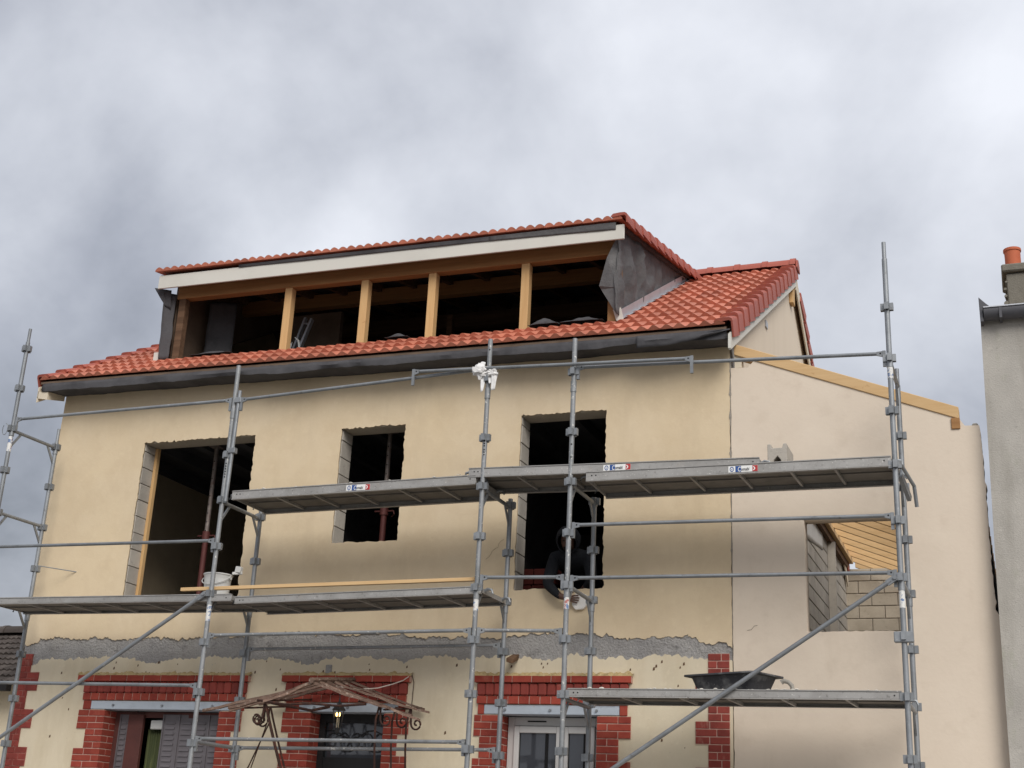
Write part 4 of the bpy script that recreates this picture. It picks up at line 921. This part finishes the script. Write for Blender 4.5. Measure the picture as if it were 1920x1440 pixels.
deck(7.29, 10.10, 4.955, 4.948, 'upper metal deck at the right carrying a concrete block', sticker=8.66, y0=-1.092)
deck(7.17, 10.09, 2.932, 2.924, 'low metal deck at the right carrying a black mortar trough', hh=.060)

# ================================================================== loose things on the scaffold
g = MB().hexa([(2.80,-.99,3.935),(6.15,-.99,3.965),(6.15,-.95,3.965),(2.80,-.95,3.935),(2.80,-.99,3.972),(6.15,-.99,4.0),(6.15,-.95,4.0),(2.80,-.95,3.972)])
tag(g.build('timber_batten', 'pine_long', bevel=.003), 'long pale timber batten lying above the lower middle deck', 'batten')
bk = thing('bucket', (3.0, -.62, 3.875), 'white plastic bucket at the foot of the tall open window', 'bucket')
MB().lathe((3.0, -.62, 3.876), [(0, 0), (.115, 0), (.135, .20), (.142, .205), (.142, .218), (.138, .22), (.150, .285), (.158, .288), (.158, .300), (.146, .302), (.13, .02), (0, .015)], 28).build('body', 'plastic_white', bk, smooth=True)
g = MB(); g.path([(3.0-.165*math.cos(a), -.62-.16*math.sin(a)*.9-.01, 4.15-.10*math.sin(a)) for a in [math.pi*k/16 for k in range(17)]], .0055, 6); g.build('handle', 'plastic_white', bk, smooth=True)
g = MB(); g.tube((3.0-.165, -.62, 4.135), (3.0-.15, -.62, 4.135), .02, 10); g.tube((3.15, -.62, 4.135), (3.165, -.62, 4.135), .02, 10); g.build('handle_lug', 'plastic_white', bk)
MB().bar((3.16, -.60, 4.19), (3.26, -.56, 4.20), .03, .03).bar((3.22, -.58, 4.20), (3.23, -.58, 4.265), .07, .05, (0, 1, 0)).build('tool_end', 'plastic_white', bk, bevel=.004)
# U-shaped concrete block on the upper deck
ub = MB().prism([(9.00,4.957),(9.045,4.957),(9.055,5.01),(9.09,5.05),(9.12,5.01),(9.13,4.957),(9.175,4.957),(9.175,5.165),(9.145,5.165),(9.135,5.125),(9.035,5.125),(9.03,5.165),(9.00,5.165)], 'y', -.98, -.60)
tag(ub.build('concrete_block', 'block_grey', bevel=.004), 'grey hollow concrete block on the upper right deck', 'block')
g = MB()
for k in range(7): g.lathe((8.93+.02*k*(1 if k % 2 else -.4), -.95+.01*k, 4.958), [(0, 0), (.03, 0), (.022, .02), (0, .028)], 7)
tag(g.build('mortar_droppings', 'crumb'), 'small pale mortar droppings beside the concrete block', 'mortar', kind='stuff')
# mortar trough
tr = thing('mortar_trough', (8.62, -.78, 2.932), 'black plastic mortar trough on the low right deck', 'trough')
def ringpts(w, d, z, r, n=5):
    P = []
    for cx, cy, a0 in ((w-r, d-r, 0), (-w+r, d-r, 90), (-w+r, -d+r, 180), (w-r, -d+r, 270)):
        for k in range(n):
            a = R(a0+90*k/(n-1)); px_, py_ = cx+r*math.cos(a), cy+r*math.sin(a); t_ = R(-24)
            P.append((8.62+px_*math.cos(t_)-py_*math.sin(t_), -.76+px_*math.sin(t_)+py_*math.cos(t_), z))
    return P
rings = [ringpts(.29, .155, 2.937, .05), ringpts(.335, .20, 3.06, .06), ringpts(.34, .205, 3.072, .06), ringpts(.385, .25, 3.078, .05), ringpts(.385, .25, 3.092, .05), ringpts(.335, .20, 3.09, .06), ringpts(.29, .155, 2.96, .05)]
g = MB(); n = len(rings[0]); g.add([p for q in rings for p in q], [(i*n+k, i*n+(k+1) % n, (i+1)*n+(k+1) % n, (i+1)*n+k) for i in range(len(rings)-1) for k in range(n)]+[tuple(range(n)), tuple(range(6*n, 7*n))])
g.build('basin', 'trough', tr, smooth=True)
g = MB(); n_ = 10; vs = []
for j in range(n_+1):
    for i in range(n_+1): a_, b_ = -.30+.60*i/n_, -.165+.33*j/n_; t_ = R(-24); vs.append((8.62+a_*math.cos(t_)-b_*math.sin(t_), -.76+a_*math.sin(t_)+b_*math.cos(t_), 3.045+.02*fn(i*.6, j*.6, 2)))
g.add(vs, [(j*(n_+1)+i, j*(n_+1)+i+1, (j+1)*(n_+1)+i+1, (j+1)*(n_+1)+i) for j in range(n_) for i in range(n_)]); g.build('mortar', 'cement', tr, smooth=True)
g = MB(); g.path([(9.16, -.85, 2.955), (9.15, -.85, 3.0), (9.12, -.85, 3.03), (9.08, -.85, 3.04), (9.06, -.85, 3.025)], [.016, .02, .018, .02, .024], 8)
tag(g.build('bent_hose_end', 'cement', smooth=True, org=(9.12, -.85, 2.94)), 'short bent cement-caked pipe end beside the black trough', 'pipe')
g = MB(); rr = random.Random(3)
for (x0, x1, z, n) in ((7.2, 10.0, 2.942, 46), (3.6, 6.1, 4.985, 16), (6.2, 8.9, 5.055, 16), (9.05, 9.25, 2.942, 14)):
    for k in range(n):
        x = rr.uniform(x0, x1); s = rr.uniform(.003, .011)*rr.choice([.7, 1, 1.5]); zz_ = z+(-.006*(x-7.2)/3 if z < 3 else (.01*(x-3.4) if z < 5 else -.02*(x-6.07)))
        g.lathe((x, rr.uniform(-1.08, -1.0), zz_+.002), [(0, 0), (s*1.6, 0), (s*1.1, s*.5), (0, s*.8)], 5)
tag(g.build('plaster_crumbs', 'crumb'), 'white plaster crumbs scattered along the deck edges', 'crumbs', kind='stuff')
# rag knotted round the scaffold post
rag = thing('rag', (6.22, FY, 6.02), 'white rag knotted round a scaffold post below the eaves', 'rag')
def blob(c, rad, seed, n=14, m_=10, amp=.35):
    g = MB(); c = Vector(c); vs = []
    for j in range(m_+1):
        th = math.pi*j/m_
        for i in range(n):
            ph = 2*math.pi*i/n; dd = Vector((math.sin(th)*math.cos(ph), math.sin(th)*math.sin(ph), math.cos(th)))
            k = 1+amp*(fn(dd.x, dd.y, dd.z+seed, 1.7)+.7*fn(dd.x, dd.y, dd.z+seed, 4.3)); vs.append(c+Vector((dd.x*rad[0], dd.y*rad[1], dd.z*rad[2]))*k)
    g.add(vs, [(j*n+i, j*n+(i+1) % n, (j+1)*n+(i+1) % n, (j+1)*n+i) for j in range(m_) for i in range(n)]); return g
blob((6.145, FY-.055, 6.075), (.068, .05, .07), 1., 24, 18, amp=.55).build('fold', 'rag', rag, smooth=True)
blob((6.26, FY-.03, 6.05), (.068, .042, .045), 5., 24, 18, amp=.65).build('fold', 'rag', rag, smooth=True)
sheet('tail', (6.15, FY-.05, 6.05), (6.21, FY-.04, 6.05), (6.19, FY-.05, 5.86), (6.165, FY-.055, 5.845), 'rag', rag, 6, 10, .02, 12, 1.)
sheet('tail', (6.275, FY-.045, 6.05), (6.335, FY-.03, 6.06), (6.315, FY-.05, 5.87), (6.275, FY-.055, 5.86), 'rag', rag, 6, 10, .025, 12, 3.)
sheet('tail', (6.235, FY-.04, 6.0), (6.28, FY-.04, 6.0), (6.27, FY-.05, 5.935), (6.25, FY-.05, 5.93), 'rag', rag, 5, 6, .02, 14, 7.)

# ================================================================== inside the openings
def prop(x, y, label, zc=4.88):
    t = thing('steel_prop', (x, y, 3.3), label, 'steel prop', 'adjustable props inside the upper floor')
    MB().tube((x, y, 3.3), (x, y, zc-.03), .035, 14).build('outer_tube', 'prop_red', t, smooth=True)
    MB().tube((x, y, zc-.03), (x, y, 6.08), .027, 14).build('inner_tube', 'prop_grey', t, smooth=True)
    g = MB().tube((x, y, zc-.05), (x, y, zc+.05), .05, 12); g.tube((x-.12, y, zc), (x+.12, y, zc), .009, 6); g.path([(x+.12, y, zc), (x+.13, y, zc-.04), (x+.10, y, zc-.07)], .008, 6); g.build('collar', 'prop_red', t, smooth=True)
    MB().box(x-.07, x+.07, y-.07, y+.07, 6.081, 6.095).build('head_plate', 'prop_grey', t)
    h = MB()
    for k in range(9): h.tube((x, y-.029, 5.02+k*.11), (x, y-.024, 5.02+k*.11), .008, 8)
    h.build('pin_hole', 'dark', t)
prop(4.30, .62, 'red and grey steel prop behind the small middle window', 5.13)
prop(1.83, .75, 'dim red steel prop behind the tall left window', 4.96)
ld = thing('ladder', (2.5, 1.3, 6.43), 'aluminium ladder leaning inside the dormer', 'ladder')
p0, p1, q0, q1 = Vector((2.30, 1.15, 6.75)), Vector((2.545, 1.35, 8.0)), Vector((2.44, 1.05, 6.75)), Vector((2.70, 1.25, 7.93))
MB().bar(p0, p1, .03, .06, (0, 1, 0)).build('stile', 'zinc', ld); MB().bar(q0, q1, .03, .06, (0, 1, 0)).build('stile', 'zinc', ld)
for k in range(5):
    u = .08+k*.215; MB().tube(p0.lerp(p1, u), q0.lerp(q1, u), .014, 8).build('rung', 'zinc', ld, smooth=True)
g = MB(); g.path([(2.58, .95, 7.30), (2.61, .95, 7.48), (2.66, .95, 7.56), (2.71, .95, 7.52), (2.74, .95, 7.40), (2.75, .95, 7.28)], .013, 8)
tag(g.build('hose_loop', 'plastic_white', smooth=True, org=(2.66, .95, 7.28)), 'pale looped hose beside the ladder in the dormer', 'hose')
rb = thing('brick_stack', (6.33, .42, 3.3), 'stack of dark red hollow bricks inside the window beside the worker', 'brick stack')
for r in range(6):
    for k in range(2): brick(rb, 6.0+k*.26+.02*(r % 2), 6.25+k*.26+.02*(r % 2), .32, .50, 3.30+r*.175, 3.468+r*.175, 'hollow_red', 'hollow_brick', .006)

# ================================================================== canopy over the door
cp = thing('door_canopy', (4.42, -.4, 2.0), 'rusty iron door canopy with weathered wooden slats and scroll brackets', 'canopy')
RX, RZ = 4.45, 3.01
def slat(side, y, length, w_, drop, sag=0, m='wood_old', x0=None, th=.026):
    n = 7; g = MB(); vs = []; xs0 = RX if x0 is None else x0
    for i in range(n+1):
        u = i/n; x = xs0+side*length*u; z = RZ-drop*u*length+.02*fn(x, y, 0, 5)-sag*math.sin(math.pi*u)+.13*(y+.9)
        yy = y+.015*fn(x, y, 2, 4); ww = w_*(1+.25*fn(x, y, 8, 7)); vs += [(x, yy-ww/2, z-th/2), (x, yy+ww/2, z-th/2), (x, yy+ww/2, z+th/2), (x, yy-ww/2, z+th/2)]
    fs = [(4*i+k, 4*i+4+k, 4*i+4+(k+1) % 4, 4*i+(k+1) % 4) for i in range(n) for k in range(4)]+[(0,1,2,3), (4*n+3, 4*n+2, 4*n+1, 4*n)]
    g.add(vs, fs); return g.build('slat', m, cp)
for y, ln, w_, dr in ((-.90, .55, .032, .36), (-.84, .98, .045, .27), (-.70, 1.38, .032, .215), (-.46, 1.22, .028, .245), (-.16, 1.05, .03, .23)):
    slat(-1, y, ln, w_, dr, .01)
for k, (y, ln) in enumerate(((-.90, .86), (-.78, 1.12), (-.64, .98), (-.46, .92), (-.30, 1.0), (-.10, .85))):
    slat(1, y, ln, .045+.02*(k % 2), .285+.02*(k % 3), .015, th=.02)
MB().path([(RX, -.95, RZ+.01), (RX-.01, -.5, RZ+.07), (RX, 0, RZ+.13)], .03, 6).build('ridge_bar', 'wood_old', cp)
for side in (-1, 1):
    for k, (y, off) in enumerate(((-.86, .52), (-.70, .60), (-.52, .66)) if side < 0 else ((-.86, .70), (-.66, .78), (-.46, .84))):
        x = RX+side*off; g = MB()
        ln_ = 1. if side < 0 else .12
        g.path([(x+side*.03, y, 2.80), (x-side*.02*ln_, y, 2.66), (x-side*.10*ln_, y+.04, 2.40), (x-side*.17*ln_, y+.10, 2.15), (x-side*.16*ln_, y+.2, 1.8), (x-side*.12*ln_, -.02, 1.3)], .0105, 7)
        sp = []
        for i in range(20):
            a = i*.42; r = .062-.0027*i; sp.append((x+side*.11-side*r*math.cos(a), y, 2.66-r*math.sin(a)*1.05))
        g.path([(x+side*.04, y, 2.80)]+sp, .010, 6)
        g.build('scroll_bracket', 'rust', cp, smooth=True)
for side in (-1, 1):
    g = MB()
    for u in (.5, .78): g.tube((RX+side*u, -.86, RZ-.27*u-.045), (RX+side*u, .0, RZ-.27*u+.06), .011, 6)
    g.build('purlin_bar', 'rust', cp)
g = MB(); g.path([(RX-.62, -.9, 2.83), (RX-.3, -.9, 2.79), (RX, -.9, 2.80), (RX+.3, -.9, 2.78), (RX+.6, -.9, 2.80)], .013, 6); g.path([(RX-.62, -.62, 2.83), (RX-.15, -.62, 2.76), (RX+.05, -.62, 2.80)], .016, 6); g.build('tie_bar', 'rust', cp, smooth=True)
g = MB(); g.tube((3.35, -.35, 1.95), (3.87, -.7, 2.62), .008, 6); g.tube((3.42, -.35, 1.95), (3.84, -.7, 2.60), .006, 6); g.build('stay_rod', 'rust', cp)
# lantern hanging under it
lt = thing('lantern', (4.49, -.40, 2.58), 'black lantern with lit warm bulbs hanging under the door canopy', 'lantern')
c = Vector((4.49, -.40, 2.60))
g = MB().lathe(c, [(.0, .20), (.075, .195), (.080, .188), (.05, .225), (.03, .238), (.028, .262), (.012, .275), (.006, .32), (0, .33)], 6); g.build('roof', 'lamp_iron', lt)
MB().lathe(c, [(0, .0), (.030, .0), (.036, .014), (.02, -.03), (0, -.045)], 6).build('base', 'lamp_iron', lt)
g = MB()
for k in range(6):
    a = 2*math.pi*k/6; g.tube(c+Vector((.036*math.cos(a), .036*math.sin(a), .012)), c+Vector((.060*math.cos(a), .060*math.sin(a), .19)), .0045, 5)
g.build('cage', 'lamp_iron', lt)
for dx_ in (-.014, .016): blob(c+Vector((dx_, -.01, .145)), (.012, .012, .022), 0, 10, 8, 0).build('bulb', 'bulb', lt, smooth=True)
MB().lathe(c, [(.016, .01), (.014, .11), (0, .112)], 10).build('candle_tube', 'lamp_glass', lt, smooth=True)
g = MB(); g.path([c+Vector((0, 0, .325)), (4.48, -.40, 2.98)], .004, 5); g.build('chain', 'lamp_iron', lt)
pl = bpy.data.lights.new('lantern_glow', 'POINT'); pl.energy = .15; pl.color = (1, .66, .3); pl.shadow_soft_size = .03
po = bpy.data.objects.new('lantern_glow', pl); col.objects.link(po); po.location = c+Vector((0, -.02, .15)); adopt(po, lt); po.matrix_parent_inverse = Matrix.Translation(-Vector(lt.location))
# cables
g = MB(); g.path([(4.42, -.3, 3.035), (4.62, -.22, 3.02), (4.78, -.15, 3.04), (4.92, -.10, 3.085), (5.03, -.065, 3.13), (5.09, -.065, 3.17)], .006, 6)
tag(g.build('cable', 'cable_white', smooth=True, org=(4.42, -.3, 3.03)), 'pale cable drooping from brick lintel to canopy ridge', 'cable')
g = MB(); g.path([(5.10, -.008, 3.19), (5.125, -.008, 3.12), (5.12, -.008, 2.9), (5.115, -.008, 2.72), (5.08, -.03, 2.69)], .0045, 6)
tag(g.build('cable', 'cable_dark', smooth=True, org=(5.1, -.01, 2.69)), 'thin dark cable running down the wall right of the door lintel', 'cable')
# timber wedge sticking out of the torn strip, dowels in the old render
g = MB().hexa([(6.20,-.16,3.305),(6.27,-.16,3.285),(6.27,.03,3.355),(6.20,.03,3.355),(6.20,-.16,3.345),(6.27,-.16,3.325),(6.27,.03,3.41),(6.20,.03,3.41)])
tag(g.build('timber_wedge', 'wood_dark', bevel=.004, org=(6.23, 0, 3.33)), 'brown timber wedge jutting from the concrete strip between two scaffold posts', 'wedge')
g = MB().box(4.075, 4.145, -.012, .01, 3.185, 3.30)
g.build('hole_patch', 'concrete_rough', house, bevel=.006)
rr = random.Random(21); g = MB()
for k in range(46):
    x, z = rr.uniform(.4, 8.0), rr.uniform(3.2, 3.34)
    if k > 34: z = rr.uniform(2.4, 3.1); x = rr.choice([rr.uniform(.4, .85), rr.uniform(3.2, 3.5), rr.uniform(5.2, 5.75), rr.uniform(7.6, 8.0)])
    s = rr.uniform(.004, .012); g.hexa([(x-s,.0025,z-s*1.6),(x+s,.0025,z-s),(x+s,.01,z-s),(x-s,.01,z-s),(x-s*.6,.0025,z+s),(x+s*.8,.0025,z+s*1.5),(x+s*.8,.01,z+s),(x-s*.6,.01,z+s)])
o = g.build('render_pocks', 'wood_dark', house); tag(o, kind='stuff')

# ================================================================== worker leaning out of the right-hand opening
pv = thing('person', (6.78, .6, 3.3), 'worker in dark hooded jacket leaning out over the sill of the right open window', 'person')
def skin_mesh(name, joints, edges, root, parent, sub=2):
    """one continuous skinned surface; joints: name -> (pos, radius or (rx, ry))"""
    ks = list(joints); me = bpy.data.meshes.new(name); me.from_pydata([joints[k][0] for k in ks], [(ks.index(a), ks.index(b)) for a, b in edges], [])
    o = bpy.data.objects.new(name, me); col.objects.link(o)
    md = o.modifiers.new('s', 'SKIN'); md.use_smooth_shade = True
    for i, k in enumerate(ks):
        r = joints[k][1]; sv = me.skin_vertices[0].data[i]; sv.radius = r if isinstance(r, tuple) else (r, r); sv.use_root = (k == root)
    sb = o.modifiers.new('u', 'SUBSURF'); sb.levels = sub; sb.render_levels = sub
    dg = bpy.context.evaluated_depsgraph_get(); dg.update()
    m2_ = bpy.data.meshes.new_from_object(o.evaluated_get(dg)); bpy.data.objects.remove(o); bpy.data.meshes.remove(me); m2_.name = name
    for p in m2_.polygons: p.use_smooth = True
    return m2_
J = {'pelvis': ((6.78, .66, 4.20), (.155, .12)), 'waist': ((6.775, .52, 4.31), (.145, .115)), 'chest': ((6.77, .30, 4.38), (.165, .125)), 'upper': ((6.765, .14, 4.43), (.14, .105)),
     'neck': ((6.765, .06, 4.47), .06), 'skull0': ((6.765, .0, 4.515), (.075, .085)), 'skull1': ((6.768, -.035, 4.575), (.082, .098)), 'crown': ((6.77, -.05, 4.635), (.062, .07)),
     'shR': ((6.585, .11, 4.40), .082), 'elR': ((6.575, -.075, 4.10), .062), 'wrR': ((6.735, -.115, 3.955), .034), 'paR': ((6.785, -.105, 3.945), (.030, .020)), 'knR': ((6.828, -.092, 3.940), (.036, .016)),
     'shL': ((6.955, .13, 4.40), .082), 'elL': ((7.03, -.02, 4.16), .060), 'wrL': ((6.93, .12, 4.105), .034), 'paL': ((6.89, .16, 4.098), (.034, .018)), 'fiL': ((6.85, .20, 4.092), (.022, .012)),
     'hipR': ((6.69, .69, 4.14), .10), 'kneR': ((6.67, .74, 3.75), .068), 'ankR': ((6.66, .86, 3.40), .045), 'toeR': ((6.65, .70, 3.345), .042),
     'hipL': ((6.87, .69, 4.14), .10), 'kneL': ((6.90, .74, 3.75), .068), 'ankL': ((6.92, .90, 3.40), .045), 'toeL': ((6.93, .74, 3.345), .042)}
ED = [('pelvis','waist'), ('waist','chest'), ('chest','upper'), ('upper','neck'), ('neck','skull0'), ('skull0','skull1'), ('skull1','crown'),
      ('upper','shR'), ('shR','elR'), ('elR','wrR'), ('wrR','paR'), ('paR','knR'), ('upper','shL'), ('shL','elL'), ('elL','wrL'), ('wrL','paL'), ('paL','fiL'),
      ('pelvis','hipR'), ('hipR','kneR'), ('kneR','ankR'), ('ankR','toeR'), ('pelvis','hipL'), ('hipL','kneL'), ('kneL','ankL'), ('ankL','toeL')]
for k, (dz, ln, r) in enumerate(((.030, .070, .0088), (.011, .080, .0092), (-.009, .074, .0090), (-.027, .058, .0078))):   # four fingers spread on the sponge
    a, b, c_ = f'f{k}a', f'f{k}b', f'f{k}c'
    J[a] = ((6.842, -.088, 3.940+dz*.85), r*1.1); J[b] = ((6.842+ln*.5, -.078, 3.940+dz*1.15), r); J[c_] = ((6.842+ln, -.056, 3.938+dz*1.3), r*.85)
    ED += [('knR', a), (a, b), (b, c_)]
J['t0'] = ((6.795, -.088, 3.978), .0115); J['t1'] = ((6.825, -.072, 4.003), .0100); J['t2'] = ((6.855, -.052, 4.012), .0085); ED += [('paR', 't0'), ('t0', 't1'), ('t1', 't2')]
body = skin_mesh('body', J, ED, 'pelvis', pv)
for mm in ('cloth_black', 'skin', 'cloth_trouser', 'shoe'): body.materials.append(M[mm])
for p in body.polygons:
    c_ = p.center
    if c_.x > 6.73 and c_.z < 4.05 and c_.y < -.03: p.material_index = 1
    elif c_.y < .03 and c_.z > 4.47 and abs(c_.x-6.766) < .12: p.material_index = 1
    elif c_.z < 3.42: p.material_index = 3
    elif c_.z < 4.13 and c_.y > .5: p.material_index = 2
    elif 6.80 < c_.x < 6.935 and c_.y > .10 and c_.z < 4.13: p.material_index = 1
link('body', body, None, pv)
# hood shell round the head, open towards the hand; face features inside it
g = MB(); n, m_ = 22, 14; hc = Vector((6.768, -.02, 4.565)); fdir = Vector((.10, -.80, -.60)).normalized(); vs = []; fs = []
side_ = fdir.cross(Vector((0, 0, 1))).normalized(); upv_ = side_.cross(fdir).normalized()
for j in range(m_+1):
    th = math.pi*(.30+.70*j/m_)
    for i in range(n):
        ph = 2*math.pi*i/n; dd = fdir*math.cos(th)+(side_*math.cos(ph)+upv_*math.sin(ph))*math.sin(th)
        k = 1+.07*fn(dd.x, dd.y, dd.z, 3); vs.append(hc+Vector((dd.x*.122, dd.y*.135, dd.z*.135))*k)
fs = [(j*n+i, j*n+(i+1) % n, (j+1)*n+(i+1) % n, (j+1)*n+i) for j in range(m_) for i in range(n)]
g.add(vs, fs); g.build('hood', 'cloth_black', pv, smooth=True, solid=.012)
fc = hc+fdir*.088
MB().hexa([fc+side_*-.011-upv_*.02, fc+side_*.011-upv_*.02, fc+side_*.013+fdir*.026-upv_*.024, fc-side_*.013+fdir*.026-upv_*.024, fc-side_*.006+upv_*.03, fc+side_*.006+upv_*.03, fc+side_*.004+fdir*.012+upv_*.02, fc-side_*.004+fdir*.012+upv_*.02]).build('nose', 'skin', pv, bevel=.004)
for s in (-1, 1): blob(fc+side_*s*.032+upv_*.026-fdir*.004, (.012, .010, .008), 0, 8, 6, 0)  .build('eye', 'shoe', pv, smooth=True)
blob(fc-upv_*.062-fdir*.010, (.045, .03, .03), 2., 10, 8, .2).build('beard', 'beard', pv, smooth=True)
sp_ = [(6.845, 3.985), (6.925, 4.02), (7.005, 3.975), (7.012, 3.905), (6.955, 3.845), (6.875, 3.838), (6.835, 3.885)]
g = MB().prism(sp_, 'y', -.040, -.004)
tag(g.build('sponge_float', 'sponge', bevel=.005, org=(6.92, -.02, 3.93)), 'white sponge float pressed to the wall by the worker', 'sponge')
bpy.context.view_layer.update()
